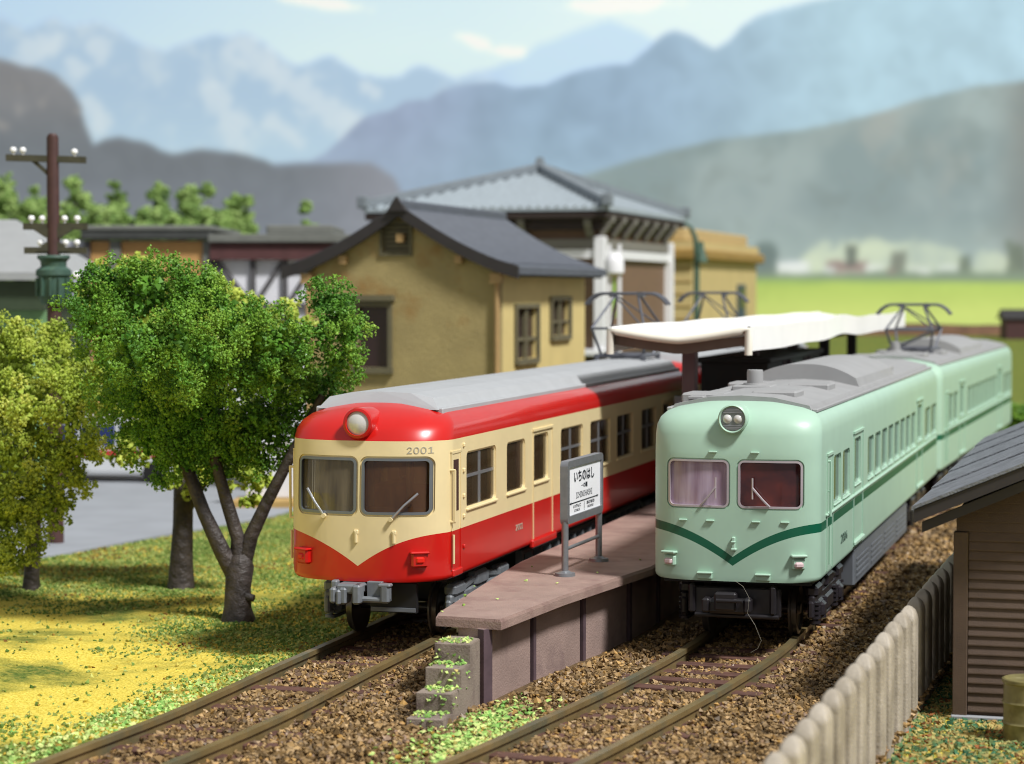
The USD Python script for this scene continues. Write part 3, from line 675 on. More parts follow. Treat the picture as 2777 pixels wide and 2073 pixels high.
def bogie(t, yc, m, axle=1.05, rw=0.42, side_x=1.02):
    for s in (-1, 1):
        fr = put(t, 'bogie_frame', cat_([
            box(s * side_x - 0.06, s * side_x + 0.06, yc - 1.62, yc + 1.62, 0.55, 0.7, 0.03), box(s * side_x - 0.1, s * side_x + 0.1, yc - 1.55, yc - 0.95, 0.66, 0.86, 0.05), box(s * side_x - 0.1, s * side_x + 0.1, yc + 0.95, yc + 1.55, 0.66, 0.86, 0.05), box(s * side_x - 0.12, s * side_x + 0.1, yc - 0.35, yc + 0.35, 0.66, 0.92, 0.06), bar((s * side_x, yc - 0.9, 0.74), (s * side_x, yc - 0.4, 0.8), 0.07), bar((s * side_x, yc + 0.4, 0.8), (s * side_x, yc + 0.9, 0.74), 0.07),
            box(s * side_x - 0.09, s * side_x + 0.09, yc - 0.42, yc + 0.42, 0.3, 0.56, 0.04),
            box(s * side_x - 0.1, s * side_x + 0.1, yc - axle - 0.24, yc - axle + 0.24, 0.28, 0.62, 0.06),
            box(s * side_x - 0.1, s * side_x + 0.1, yc + axle - 0.24, yc + axle + 0.24, 0.28, 0.62, 0.06),
            box(s * side_x - 0.05, s * side_x + 0.05, yc - 1.66, yc - 1.5, 0.34, 0.62, 0.03),
            box(s * side_x - 0.05, s * side_x + 0.05, yc + 1.5, yc + 1.66, 0.34, 0.62, 0.03),
            bar((s * side_x, yc - axle - 0.34, 0.24), (s * side_x, yc - axle + 0.34, 0.24), 0.035), bar((s * side_x, yc + axle - 0.34, 0.24), (s * side_x, yc + axle + 0.34, 0.24), 0.035),
            bar((s * side_x, yc - 0.5, 0.22), (s * side_x, yc + 0.5, 0.22), 0.04)]), m)
        for q in (-axle - 0.34, -axle + 0.34, axle - 0.34, axle + 0.34):
            put(fr, 'spring', spring(s * (side_x + 0.04), yc + q, 0.26, 0.56, 0.085), m, smooth=40)
        for q in (-axle, axle):
            put(fr, 'axle_box', cat_([box(s * (side_x + 0.08) - 0.08, s * (side_x + 0.08) + 0.08, yc + q - 0.15, yc + q + 0.15, 0.3, 0.56, 0.05)]), m)
            w = np.array([(0, -0.06), (rw + 0.06, -0.06), (rw + 0.06, -0.03), (rw, -0.02), (rw, 0.06), (rw - 0.06, 0.07), (rw - 0.1, 0.03), (0.1, 0.03), (0.08, 0.08), (0, 0.08)])
            v, f = lathe(w, 28)
            v = np.stack([s * v[:, 2] * 1.0 + s * 0.70, yc + q + v[:, 0], rw + v[:, 1]], 1)
            put(t, 'wheel', (v, f if s > 0 else f[:, ::-1]), 'wheel_steel', smooth=40)
    for q in (-axle, axle):
        put(t, 'axle', bar((-0.7, yc + q, rw), (0.7, yc + q, rw), 0.07), 'bogie_black', smooth=40)
    put(t, 'bogie_bolster', box(-0.9, 0.9, yc - 0.4, yc + 0.4, 0.4, 0.95, 0.05), 'under_black')

def pantograph(t, yc, z, m='panto_gray', top=1.45, w=0.62):
    fr = put(t, 'pantograph', cat_([bar((-0.55, yc - 0.9, z), (-0.55, yc + 0.9, z), 0.045), bar((0.55, yc - 0.9, z), (0.55, yc + 0.9, z), 0.045), bar((-0.55, yc - 0.5, z), (0.55, yc - 0.5, z), 0.05), bar((-0.55, yc + 0.5, z), (0.55, yc + 0.5, z), 0.05),
                                    box(-0.35, 0.35, yc - 0.25, yc + 0.25, z - 0.12, z + 0.02)] +
             [bar((s * 0.55, yc + q * 0.8, z - 0.2), (s * 0.55, yc + q * 0.8, z), 0.06) for s in (-1, 1) for q in (-1, 1)]), m, smooth=40)
    zk, zt = z + top * 0.45, z + top - 0.04
    for q in (-1, 1):
        put(fr, 'lower_arm', cat_([bar((s * 0.5, yc + q * 0.5, z), (s * 0.62, yc + q * 0.98, zk), 0.032) for s in (-1, 1)] + [bar((-0.62, yc + q * 0.98, zk), (0.62, yc + q * 0.98, zk), 0.03), bar((-0.5, yc + q * 0.5, z), (0.62, yc + q * 0.98, zk), 0.02)]), m, smooth=40)
        put(fr, 'upper_arm', cat_([bar((s * 0.62, yc + q * 0.98, zk), (s * 0.28, yc + q * 0.12, zt), 0.03) for s in (-1, 1)] + [bar((0.62, yc + q * 0.98, zk), (-0.28, yc + q * 0.12, zt), 0.02)]), m, smooth=40)
    sh = []
    for q in (-0.16, 0.16):
        x = np.array([-0.98, -0.86, -0.72, -0.6, 0.6, 0.72, 0.86, 0.98]); zz = np.array([-0.26, -0.12, -0.03, 0, 0, -0.03, -0.12, -0.26])
        sh.append(tube(np.stack([x, np.full(8, yc + q), zt + 0.06 + zz], 1), 0.035, 6))
    sh += [box(-0.4, -0.28, yc - 0.2, yc + 0.2, zt - 0.02, zt + 0.1), box(0.28, 0.4, yc - 0.2, yc + 0.2, zt - 0.02, zt + 0.1)]
    put(fr, 'contact_shoe', cat_(sh), m, smooth=40)

def build_car(t, L, F, n, roof, front, paint, fwin, swin, glass, rim, side_glass, lower_curve=None, top_line=None, stripe=None, rim_w=0.045, front_detail=True, sides=(-1, 1)):
    """the shell is cut by its windows and split along its painted edges; every pane is a part of its own"""
    outer, inner = car_solid(L, F, n, roof, front), car_solid(L, F, n, roof, front, off=0.1)
    shell = outer - inner
    fp = [rrect(*w, 0.09) for w in fwin]
    cuts = [man(prism_y(p, -1, 1.4)) for p in fp]
    sp = [(rrect(a, b, c, d, 0.07, 4), s) for (a, b, c, d) in swin for s in sides]
    cuts += [man(prism_x(p, s * 1.0, s * 1.6)) for p, s in sp]
    shell = shell - Manifold.batch_boolean([Manifold()] + cuts, manifold3d.OpType.Add)
    glaze = car_solid(L, F, n, roof, front, off=0.045) - car_solid(L, F, n, roof, front, off=0.065)
    rec = [man(prism_y(p.buffer(rim_w * 1.2), -1, 1.4)) for p in fp] + [man(prism_x(p.buffer(0.03), s * 1.0, s * 1.6)) for p, s in sp]
    shell = shell - ((car_solid(L, F, n, roof, front, off=-0.05) - car_solid(L, F, n, roof, front, off=0.022)) ^ Manifold.batch_boolean(rec, manifold3d.OpType.Add))
    paths = {}
    if lower_curve is not None:
        us = np.linspace(-1.5, 1.5, 61)
        reg = man(prism_y(Polygon([(-1.5, 0.5), (1.5, 0.5)] + [(u, lower_curve(u)) for u in us[::-1]]), -2, L + 2))
        paths['lower_body'] = put(t, 'lower_body', shell ^ reg, paint[0], smooth=28)
        rest = shell - reg
        topm = man(box(-3, 3, -3, L + 3, top_line, 6))
        paths['roof_shell'] = put(t, 'roof_shell', rest ^ topm, paint[0], smooth=28)
        paths['window_band'] = put(t, 'window_band', rest - topm, paint[1], smooth=28)
    if stripe is not None:
        us = np.linspace(-1.5, 1.5, 81)
        reg = man(prism_y(Polygon([(u, stripe(u) + 0.07) for u in us] + [(u, stripe(u) - 0.068) for u in us[::-1]]), -2, L + 2))
        paths['body'] = put(t, 'body', shell - reg, paint[0], smooth=28)
        paths['stripe'] = put(t, 'stripe', shell ^ reg, paint[1], smooth=28)
    for i, (w, p) in enumerate(zip(fwin, fp)):
        pw = put(t, 'front_window', (car_solid(L, F, n, roof, front, off=-0.004) - car_solid(L, F, n, roof, front, off=0.05)) ^ man(prism_y(p.buffer(0.006).difference(p.buffer(-rim_w)), -1, 1.4)), rim, smooth=30)
        put(pw, 'pane', glaze ^ man(prism_y(p.buffer(0.0), -1, 1.4)), glass[i])
    for p, s in sp:
        put(t, 'side_window', glaze ^ man(prism_x(p.buffer(0.01), s * 1.0, s * 1.6)), side_glass)
    return paths

def on_nose(m, F, n, u0, z0, out=0.0, fz_=lambda z: 0):
    """lettering laid on the curved nose"""
    v, f = arr(m)
    x = u0 + v[:, 0]
    return np.stack([x, nose_y(x, F, n) + fz_(z0 + v[:, 1]) - out - v[:, 2] + 0.004, z0 + v[:, 1]], 1), f
def on_side(m, y0, z0, x=1.3):
    v, f = arr(m)
    return np.stack([x - 0.002 + v[:, 2], y0 + v[:, 0], z0 + v[:, 1]], 1), f

def wiper(F, n, pts, r=0.016):
    return tube([(u, nose_y(u, F, n) - o, z) for u, z, o in pts], r, 6)

# ---- red and cream railcar
RF, RN = 0.75, 2.8
R_ROOF = [(1.3, 3.22), (1.285, 3.36), (1.235, 3.48), (1.13, 3.58), (0.95, 3.67), (0.65, 3.75), (0.3, 3.79), (0.02, 3.80)]
R_FRONT = [(1.0, 0.03), (1.3, 0.0), (2.6, 0.02), (3.22, 0.07), (3.36, 0.13), (3.48, 0.24), (3.58, 0.4), (3.67, 0.62), (3.75, 0.92), (3.79, 1.25), (3.80, 1.35)]
r_curve = lambda u: 1.30 + 0.5 * (1 - (1 - min(abs(u) / 1.3, 1)) ** 1.9)
R_SIDE = [(1.49, 3.08, 2.1, 2.95), (3.78, 4.86, 2.12, 2.94), (5.47, 6.4, 2.16, 2.96), (7.35, 8.95, 2.1, 2.95), (9.6, 11.2, 2.1, 2.95), (11.86, 13.25, 2.1, 2.95), (14.15, 15.55, 2.1, 2.95), (16.3, 17.2, 2.16, 2.96), (17.8, 19.2, 2.1, 2.95)]
def red_car(pos, label, lead):
    L = 20.3
    t = thing('red_railcar', label, 'model train', (*pos, 0), YAW, group='red and cream railcars')
    build_car(t, L, RF, RN, R_ROOF, R_FRONT, ('red_paint', 'cream_paint'), [(-1.04, -0.035, 2.1, 2.95), (0.065, 1.10, 2.1, 2.95)], R_SIDE, ('pane_dusty', 'pane_brown'), 'window_rim', 'pane_warm', r_curve, 3.22, rim_w=0.032)
    # roof deck
    dk = hull([(u * (1 if z > 3.8 else 1.02), y, z) for u, z in ((-0.98, 3.66), (0.98, 3.66), (-0.86, 3.84), (0.86, 3.84), (-0.5, 3.91), (0.5, 3.91), (0, 3.93)) for y in ((0.95 if z < 3.7 else 1.1) + 0.12 * (1 - (u / 0.98) ** 2) * 0, L - 1.0)])
    put(t, 'roof_deck', dk, 'deck_gray')
    put(t, 'roof_step', cat_([box(s * 0.93, s * 1.06, 1.0, L - 1.0, 3.52, 3.69, 0.02) for s in (-1, 1)]), 'deck_gray')
    # belt details
    put(t, 'underframe', box(-1.12, 1.12, 0.85, L - 0.85, 0.98, 1.16), 'under_black')
    put(t, 'floor', box(-1.12, 1.12, 0.6, L - 0.6, 1.17, 1.24), 'interior_dark')
    put(t, 'cab_bulkhead', cat_([box(-1.17, -0.35, 1.5, 1.56, 1.25, 3.1), box(0.35, 1.17, 1.5, 1.56, 1.25, 3.1), box(-0.35, 0.35, 1.5, 1.56, 2.7, 3.1)]), 'interior_brown')
    put(t, 'bulkhead_panel', cat_([box(-1.0 + 0.22 * k, -0.92 + 0.22 * k, 1.44, 1.5, 1.4, 3.0) for k in range(4)] + [box(0.3, 0.36, 1.44, 1.5, 1.3, 3.0)]), 'interior_tan')
    put(t, 'bulkhead_window', cat_([box(0.42, 0.78, 1.46, 1.5, 2.45, 2.92, 0.02), box(0.9, 1.04, 1.46, 1.5, 2.3, 2.9, 0.02)]), 'interior_tan')
    put(t, 'cab_desk', box(-1.05, 1.05, 0.45, 0.8, 1.25, 2.15, 0.05), 'interior_brown')
    put(t, 'seat_row', cat_([box(s * 0.75, s * 1.15, 2.4 + 1.5 * k, 3.5 + 1.5 * k, 1.25, 2.2, 0.05) for k in range(11) for s in (-1, 1)]), 'seat_orange')
    put(t, 'partition', cat_([box(-1.15, 1.15, y, y + 0.06, 1.25, 3.2) for y in (7.0, 13.6, L - 1.6)]), 'interior_brown')
    put(t, 'ceiling', box(-1.1, 1.1, 1.2, L - 1.2, 3.28, 3.33), 'interior_brown')
    for s in (-1, 1):
        put(t, 'cab_door', cat_([box(s * 1.275, s * 1.312, 0.66, 0.70, 1.81, 3.02), box(s * 1.275, s * 1.312, 1.12, 1.16, 1.81, 3.02), box(s * 1.275, s * 1.312, 0.66, 1.16, 3.0, 3.04)]), 'cream_paint')
        put(t, 'cab_door', cat_([box(s * 1.275, s * 1.312, 0.66, 0.70, 1.2, 1.80), box(s * 1.275, s * 1.312, 1.12, 1.16, 1.2, 1.80), box(s * 1.26, s * 1.33, 0.72, 1.18, 1.08, 1.2, 0.02)]), 'red_paint', label='red lower part of the cab door')
        put(t, 'door_glass', box(s * 1.298, s * 1.304, 0.78, 1.04, 2.1, 2.9), 'interior_dark')
        put(t, 'handrail', cat_([bar((s * 1.36, 0.66, 1.95), (s * 1.36, 0.66, 2.75), 0.022, 6), bar((s * 1.28, 0.66, 1.95), (s * 1.37, 0.66, 1.95), 0.02, 6), bar((s * 1.28, 0.66, 2.75), (s * 1.37, 0.66, 2.75), 0.02, 6),
                                bar((s * 1.34, 0.66, 1.3), (s * 1.34, 0.66, 1.75), 0.02, 6)]), 'cream_paint', smooth=40)
        for y in (5.38, 16.2):
            put(t, 'sliding_door', cat_([box(s * 1.29, s * 1.315, y, y + 0.03, 1.15, 3.06), box(s * 1.29, s * 1.315, y + 1.3, y + 1.33, 1.15, 3.06), box(s * 1.29, s * 1.33, y - 0.02, y + 1.35, 3.05, 3.09)]), 'cream_paint')
            put(t, 'door_step', box(s * 1.25, s * 1.345, y - 0.1, y + 1.5, 1.0, 1.16, 0.03), 'red_paint')
        for (a, b, c, d) in R_SIDE:
            put(t, 'window_sill', box(s * 1.26, s * 1.335, a - 0.05, b + 0.05, c - 0.06, c - 0.01, 0.015), 'cream_paint')
            if b - a > 1.3:
                put(t, 'window_bars', cat_([box(s * 1.235, s * 1.262, (a + b) / 2 - 0.06, (a + b) / 2 + 0.06, c, d), box(s * 1.235, s * 1.265, a, b, 2.56, 2.61)]), 'silver')
        for y, z in ((1.3, 3.1), (1.3, 2.7), (1.3, 2.3), (1.3, 1.98), (1.3, 1.5)):
            put(t, 'hinge', box(s * 1.29, s * 1.33, y - 0.035, y + 0.035, z - 0.035, z + 0.035, 0.015), 'cream_paint' if z > 1.8 else 'red_paint')
    if lead:
        h = put(t, 'headlamp', cat_([_turn_y(lathe([(0, 0.5), (0.23, 0.5), (0.245, 0.0), (0.23, -0.05), (0.19, -0.06), (0.18, -0.02), (0, -0.02)], 28), 0.0, 0.06, 3.49)]), 'red_paint', smooth=35)
        put(h, 'lens', _turn_y(lathe([(0, -0.075), (0.06, -0.072), (0.12, -0.055), (0.165, -0.03), (0.185, -0.02), (0.185, 0.02), (0, 0.02)], 28), 0.0, 0.06, 3.49), 'lamp_lens', smooth=35)
        for u in (-0.93, 0.94):
            y = float(nose_y(u, RF, RN))
            a = math.degrees(math.atan2(float(nose_y(abs(u) + 0.02, RF, RN) - nose_y(abs(u) - 0.02, RF, RN)), 0.04)) * (1 if u > 0 else -1)
            hl = put(t, 'tail_lamp', moved(cat_([box(-0.13, 0.13, -0.07, 0.06, -0.12, 0.12, 0.03), box(-0.15, 0.15, -0.1, 0.04, 0.09, 0.13, 0.015)]), (u, y, 1.41), -a), 'red_paint', smooth=30)
            put(hl, 'lens', moved(box(-0.075, 0.075, -0.095, 0.0, -0.06, 0.055, 0.03), (u, y, 1.41), -a), 'tail_red', smooth=30)
        for pts in ([(-0.84, 2.47, 0.05), (-0.70, 2.28, 0.07), (-0.55, 2.06, 0.02)], [(0.94, 2.43, 0.05), (0.75, 2.25, 0.07), (0.54, 2.03, 0.02)]):
            w = put(t, 'wiper', wiper(RF, RN, pts, 0.02), 'silver', smooth=40)
            put(w, 'pivot', bar((pts[2][0], nose_y(pts[2][0], RF, RN) - 0.06, pts[2][1]), (pts[2][0], nose_y(pts[2][0], RF, RN) + 0.02, pts[2][1]), 0.035, 8), 'cream_paint', smooth=40)
        for u in (-0.02, 0.58):
            put(t, 'lamp_bracket', cat_([box(u - 0.024, u + 0.024, nose_y(u, RF, RN) - 0.035, nose_y(u, RF, RN) + 0.02, 1.65, 1.85, 0.015), box(u - 0.036, u + 0.036, nose_y(u, RF, RN) - 0.03, nose_y(u, RF, RN) + 0.02, 1.79, 1.86, 0.012)]), 'cream_paint')
        put(t, 'number', on_nose(fit(lettering('2001', 0.1, 0.01), width=0.36), RF, RN, 0.76, 3.03, 0.002, lambda z: np.interp(z, *np.array(R_FRONT).T)), 'number_gray')
        put(t, 'number', on_side(fit(lettering('2001', 0.1, 0.01), width=0.42), 4.3, 1.42), 'number_gray')
        put(t, 'coupler', cat_([box(-0.34, -0.24, -0.34, -0.12, 0.76, 1.0, 0.03), box(-0.24, -0.16, -0.34, -0.2, 0.73, 0.97, 0.03), box(-0.2, -0.08, -0.3, -0.05, 0.74, 1.0, 0.03), box(-0.26, 0.14, -0.26, 0.1, 0.9, 1.05, 0.03), box(0.02, 0.15, -0.32, -0.1, 0.75, 1.05, 0.03)]), 'bogie_gray')
        put(t, 'coupler_guard', cat_([box(0.12, 0.58, -0.2, -0.08, 0.77, 0.86, 0.03), box(0.44, 0.58, -0.22, -0.06, 0.77, 1.05, 0.03), box(0.4, 0.6, -0.22, -0.06, 1.01, 1.07, 0.02), box(-0.4, -0.3, -0.1, 0.05, 0.94, 1.08, 0.02), box(0.18, 0.42, -0.08, 0.02, 0.84, 1.08, 0.01)]), 'bogie_gray')
        put(t, 'front_plate', box(0.1, 0.85, 0.3, 0.4, 0.56, 1.02), 'under_black')
        put(t, 'plate_bar', box(0.12, 0.84, 0.27, 0.3, 0.58, 0.64), 'skirt_gray')
    bogie(t, 3.0, 'bogie_gray'); bogie(t, L - 3.0, 'bogie_gray')
    # openwork truss and boxes under the floor
    put(t, 'underfloor_truss', cat_([box(s * 0.98, s * 1.1, 5.4, 15.0, z, z + 0.1, 0.02) for s in (-1, 1) for z in (0.42, 0.86)] + [box(s * 0.98, s * 1.1, 5.4 + 0.62 * k, 5.52 + 0.62 * k, 0.5, 0.9) for k in range(16) for s in (-1, 1)]), 'bogie_gray')
    put(t, 'underfloor_box', cat_([box(-0.9, 0.9, 6.0 + 2.9 * k, 8.3 + 2.9 * k, 0.4, 1.0, 0.04) for k in range(3)]), 'under_black')
    return t

def _turn_y(m, u, y, z):
    """a lathe about z turned to face along -y"""
    v, f = m
    return np.stack([v[:, 0] + u, v[:, 2] + y, v[:, 1] + z], 1), f[:, ::-1]

rc1 = red_car(RC, 'red and cream railcar with one round headlamp and a split windscreen', True)
pantograph(rc1, 18.4, 4.0, top=1.42)
rc2 = red_car(along(RC, 0, 20.9), 'second red and cream railcar shaded under the platform canopy', False)
pantograph(rc2, 8.2, 4.0, top=1.42)

# ---- pale green railcars
GF, GN = 0.46, 4.0
G_ROOF = [(1.3, 3.3), (1.29, 3.44), (1.25, 3.55), (1.16, 3.64), (1.0, 3.71), (0.7, 3.79), (0.35, 3.84), (0.02, 3.855)]
G_FRONT = [(1.0, 0.02), (1.3, 0.0), (3.1, 0.0), (3.3, 0.03), (3.44, 0.08), (3.55, 0.15), (3.64, 0.26), (3.71, 0.4), (3.79, 0.65), (3.84, 0.95), (3.855, 1.1)]
g_curve = lambda u: 1.37 + 0.52 * (1 - (1 - min(abs(u) / 1.3, 1)) ** 1.8)
G_SIDE = [(1.85, 2.66, 2.12, 2.86), (2.95, 3.77, 2.12, 2.86), (4.46, 5.27, 2.2, 2.96)] + [(6.38 + 1.106 * k, 7.2 + 1.106 * k, 2.15, 2.86) for k in range(8)] + [(15.45, 16.4, 2.2, 2.96), (17.3, 18.5, 2.13, 2.8), (18.8, 20.0, 2.13, 2.8)]
def green_car(pos, yaw, label, lead):
    L = 20.75
    t = thing('green_railcar', label, 'model train', (*pos, 0), yaw, group='pale green railcars')
    build_car(t, L, GF, GN, G_ROOF, G_FRONT, ('green_paint', 'dark_green_paint'), [(-1.02, -0.07, 2.2, 2.92), (0.085, 1.05, 2.2, 2.92)], G_SIDE, ('pane_mauve', 'pane_wine'), 'rim_pale', 'pane_green', stripe=g_curve, rim_w=0.024)
    dk = hull([(u, y, z) for u, z in ((-1.1, 3.66), (1.1, 3.66), (-1.06, 3.74), (1.06, 3.74), (-0.5, 3.86), (0.5, 3.86), (0, 3.885)) for y in (0.72 + 0.25 * (1 - abs(u) / 1.1) * 0, L - 0.7)])
    put(t, 'roof_deck', dk, 'roof_gray')
    put(t, 'gutter', cat_([box(s * 1.1, s * 1.19, 0.72, L - 0.7, 3.63, 3.69, 0.015) for s in (-1, 1)]), 'roof_gray')
    put(t, 'roof_cover', prism_y(Polygon([(u, 3.74 + 0.30 * (1 - (abs(u) / 1.02) ** 2.4) + (0.12 if abs(u) < 1.01 else 0)) for u in np.linspace(-1.02, 1.02, 33)]), 7.3, 13.2), 'roof_gray', smooth=35, label='big barrel shaped grey cover on the roof')
    put(t, 'roof_vent', lathe([(0, 4.16), (0.13, 4.16), (0.14, 4.12), (0.14, 3.93), (0.2, 3.93), (0.22, 3.86), (0.22, 3.8), (0, 3.8)], 20, (-0.38, 4.2, 0)), 'roof_gray', smooth=35)
    put(t, 'vent_frame', box(-0.72, -0.05, 3.85, 4.55, 3.78, 3.9, 0.02), 'roof_gray')
    for u, y in ((-0.75, 1.9), (0.35, 2.1), (0.45, 5.2), (-0.75, 6.0), (0.5, 14.2), (-0.5, 15.6)):
        put(t, 'roof_pad', box(u - 0.36, u + 0.36, y - 0.42, y + 0.42, 3.7, 3.95 - 0.1 * abs(u), 0.03), 'roof_gray')
    for k in range(7):
        put(t, 'roof_walk', box(-0.95, -0.7, 1.2 + 2.7 * k, 3.7 + 2.7 * k, 3.79, 3.84, 0.01), 'roof_gray')
    put(t, 'underframe', box(-1.15, 1.15, 0.4, L - 0.4, 0.98, 1.16), 'under_black')
    put(t, 'floor', box(-1.18, 1.18, 0.3, L - 0.3, 1.17, 1.24), 'interior_dark')
    put(t, 'cab_bulkhead', box(-1.15, -0.02, 0.7, 0.76, 1.25, 3.2), 'interior_mauve')
    put(t, 'cab_wall', box(-0.02, 1.15, 0.85, 0.91, 1.25, 3.2), 'interior_wine')
    put(t, 'interior_core', box(-0.95, 0.95, 1.6, L - 1.4, 1.25, 3.1), 'interior_gray')
    put(t, 'belt_ledge', cat_([box(s * 1.28, s * 1.335, 0.9, L - 0.9, 2.0, 2.05, 0.015) for s in (-1, 1)]), 'green_paint')
    for s in (-1, 1):
        put(t, 'handrail', cat_([bar((s * 1.35, 1.02, 1.25), (s * 1.35, 1.02, 1.85), 0.02, 6), bar((s * 1.36, 1.02, 2.0), (s * 1.36, 1.02, 2.86), 0.022, 6), bar((s * 1.28, 1.02, 2.86), (s * 1.36, 1.02, 2.86), 0.02, 6), bar((s * 1.28, 1.02, 2.4), (s * 1.36, 1.02, 2.4), 0.02, 6)]), 'green_paint', smooth=40)
        put(t, 'cab_door', cat_([box(s * 1.29, s * 1.318, y, y + 0.03, 1.15, 2.95) for y in (0.98, 1.62)] + [box(s * 1.29, s * 1.33, 0.98, 1.65, 2.94, 2.98)]), 'green_paint')
        for y in (4.3, 15.3):
            put(t, 'sliding_door', cat_([box(s * 1.29, s * 1.318, y, y + 0.03, 1.15, 3.08), box(s * 1.29, s * 1.318, y + 1.25, y + 1.28, 1.15, 3.08), box(s * 1.29, s * 1.335, y - 0.05, y + 1.33, 3.08, 3.12)]), 'green_paint')
            put(t, 'door_step', box(s * 1.25, s * 1.35, y, y + 1.3, 1.16, 1.24, 0.02), 'green_paint')
        for (a, b, c, d) in G_SIDE:
            put(t, 'window_sill', box(s * 1.28, s * 1.325, a - 0.03, b + 0.03, c - 0.04, c - 0.005, 0.012), 'green_paint')
    if lead:
        h = put(t, 'headlamp', _turn_y(lathe([(0, 0.5), (0.21, 0.5), (0.225, 0.03), (0.225, -0.03), (0.205, -0.05), (0.19, -0.03), (0.185, 0.0), (0, 0.0)], 28), 0.0, -0.03, 3.56), 'green_paint', smooth=35)
        put(h, 'lens', _turn_y(lathe([(0, -0.012), (0.185, -0.012), (0.185, 0.02), (0, 0.02)], 28), 0.0, -0.03, 3.56), 'lens_gray', smooth=35)
        for u in (-0.083, 0.083):
            put(h, 'bulb', _turn_y(lathe([(0, -0.05), (0.03, -0.047), (0.058, -0.032), (0.072, -0.01), (0.072, 0.0), (0, 0.0)], 18), u, -0.03, 3.56), 'lamp_lens', smooth=40)
        put(h, 'lens_bars', cat_([box(-a, a, -0.055, -0.04, 3.56 + z - 0.006, 3.56 + z + 0.006) for a, z in ((0.1, 0.15), (0.13, 0.125), (0.145, 0.1), (0.1, -0.15), (0.13, -0.125), (0.145, -0.1))]), 'silver')
        for u in (-0.99, 1.0):
            y = float(nose_y(u, GF, GN))
            a = math.degrees(math.atan2(float(nose_y(abs(u) + 0.02, GF, GN) - nose_y(abs(u) - 0.02, GF, GN)), 0.04)) * (1 if u > 0 else -1)
            hl = put(t, 'tail_lamp', moved(cat_([box(-0.1, 0.1, -0.05, 0.05, -0.13, 0.03, 0.02), box(-0.125, 0.125, -0.09, 0.03, 0.06, 0.1, 0.012)]), (u, y, 1.4), -a), 'green_paint', smooth=30)
            put(hl, 'lens', moved(box(-0.075, 0.07, -0.085, 0.0, -0.11, -0.01, 0.03), (u, y, 1.4), -a), 'tail_pink', smooth=30)
        tabs = [(-0.31, 3.05), (0.34, 3.05), (-0.78, 1.99), (-0.35, 1.99), (0.36, 1.99), (0.8, 1.99)]
        for u, z in tabs:
            y = float(nose_y(u, GF, GN))
            put(t, 'grab_bar', box(u - 0.065, u + 0.065, y - 0.035, y + 0.02, z - 0.013, z + 0.013, 0.008), 'green_paint')
        for u in (-0.43, 0.47):
            y = float(nose_y(u, GF, GN))
            put(t, 'step_bar', cat_([box(u - 0.12, u + 0.12, y - 0.07, y + 0.02, 1.17, 1.2, 0.01), box(u - 0.115, u + 0.115, y - 0.03, y + 0.02, 1.09, 1.19, 0.01)]), 'green_paint')
        put(t, 'lamp_bracket', cat_([box(-0.01, 0.045, -0.045, 0.02, 1.56, 1.75, 0.012), box(-0.02, 0.065, -0.06, 0.02, 1.54, 1.58, 0.012), box(-0.02, 0.05, -0.06, 0.02, 1.66, 1.69, 0.01)]), 'green_paint')
        for sg, p in ((-1, [(-0.50, 2.22, 0.02), (-0.40, 2.33, 0.05), (-0.26, 2.51, 0.05)]), (1, [(0.57, 2.22, 0.02), (0.46, 2.34, 0.05), (0.31, 2.51, 0.05)])):
            w = put(t, 'wiper', wiper(GF, GN, p, 0.018), 'rim_pale', smooth=40)
            put(w, 'blade', cat_([wiper(GF, GN, [(p[2][0], 2.34, 0.045), (p[2][0], 2.5, 0.045), (p[2][0], 2.66, 0.045)], 0.014)]), 'rim_pale', smooth=40)
        put(t, 'number', on_side(fit(lettering('2004', 0.14, 0.01), width=0.8, height=0.15), 2.7, 1.38), 'number_dark')
        put(t, 'coupler', cat_([box(-0.36, 0.24, -0.16, 0.3, 0.58, 0.8, 0.04), box(-0.24, 0.1, -0.26, -0.1, 0.64, 0.92, 0.03), box(0.2, 0.32, -0.24, 0.0, 0.6, 0.84, 0.04), box(-0.44, -0.32, -0.22, 0, 0.6, 0.82, 0.03), bar((-0.2, -0.27, 0.8), (0.2, -0.27, 0.8), 0.03)]), 'coupler_black', smooth=30)
        put(t, 'coupler_guard', cat_([box(-0.62, 0.72, 0.15, 0.25, 0.5, 0.95, 0.02), box(0.56, 0.66, 0.05, 0.2, 0.55, 1.0, 0.03), box(-0.7, -0.6, 0.05, 0.2, 0.55, 1.0, 0.03), bar((-0.6, 0.1, 0.52), (0.7, 0.1, 0.52), 0.035)]), 'coupler_black', smooth=30)
    bogie(t, 2.9, 'bogie_black'); bogie(t, L - 2.9, 'bogie_black')
    for s in (-1, 1):
        sk = put(t, 'underfloor_box', box(s * 0.7, s * 1.2, 5.3, 14.3, 0.33, 0.98, 0.03), 'skirt_gray')
        for k in range(4):
            put(sk, 'louvre', cat_([box(s * 1.2, s * 1.215, 5.6 + 2.2 * k, 7.4 + 2.2 * k, 0.45 + 0.1 * q, 0.49 + 0.1 * q) for q in range(4)]), 'skirt_gray')
    return t
gc1 = green_car(GC, 16.05, 'pale green railcar with a dark green V stripe on its front', True)
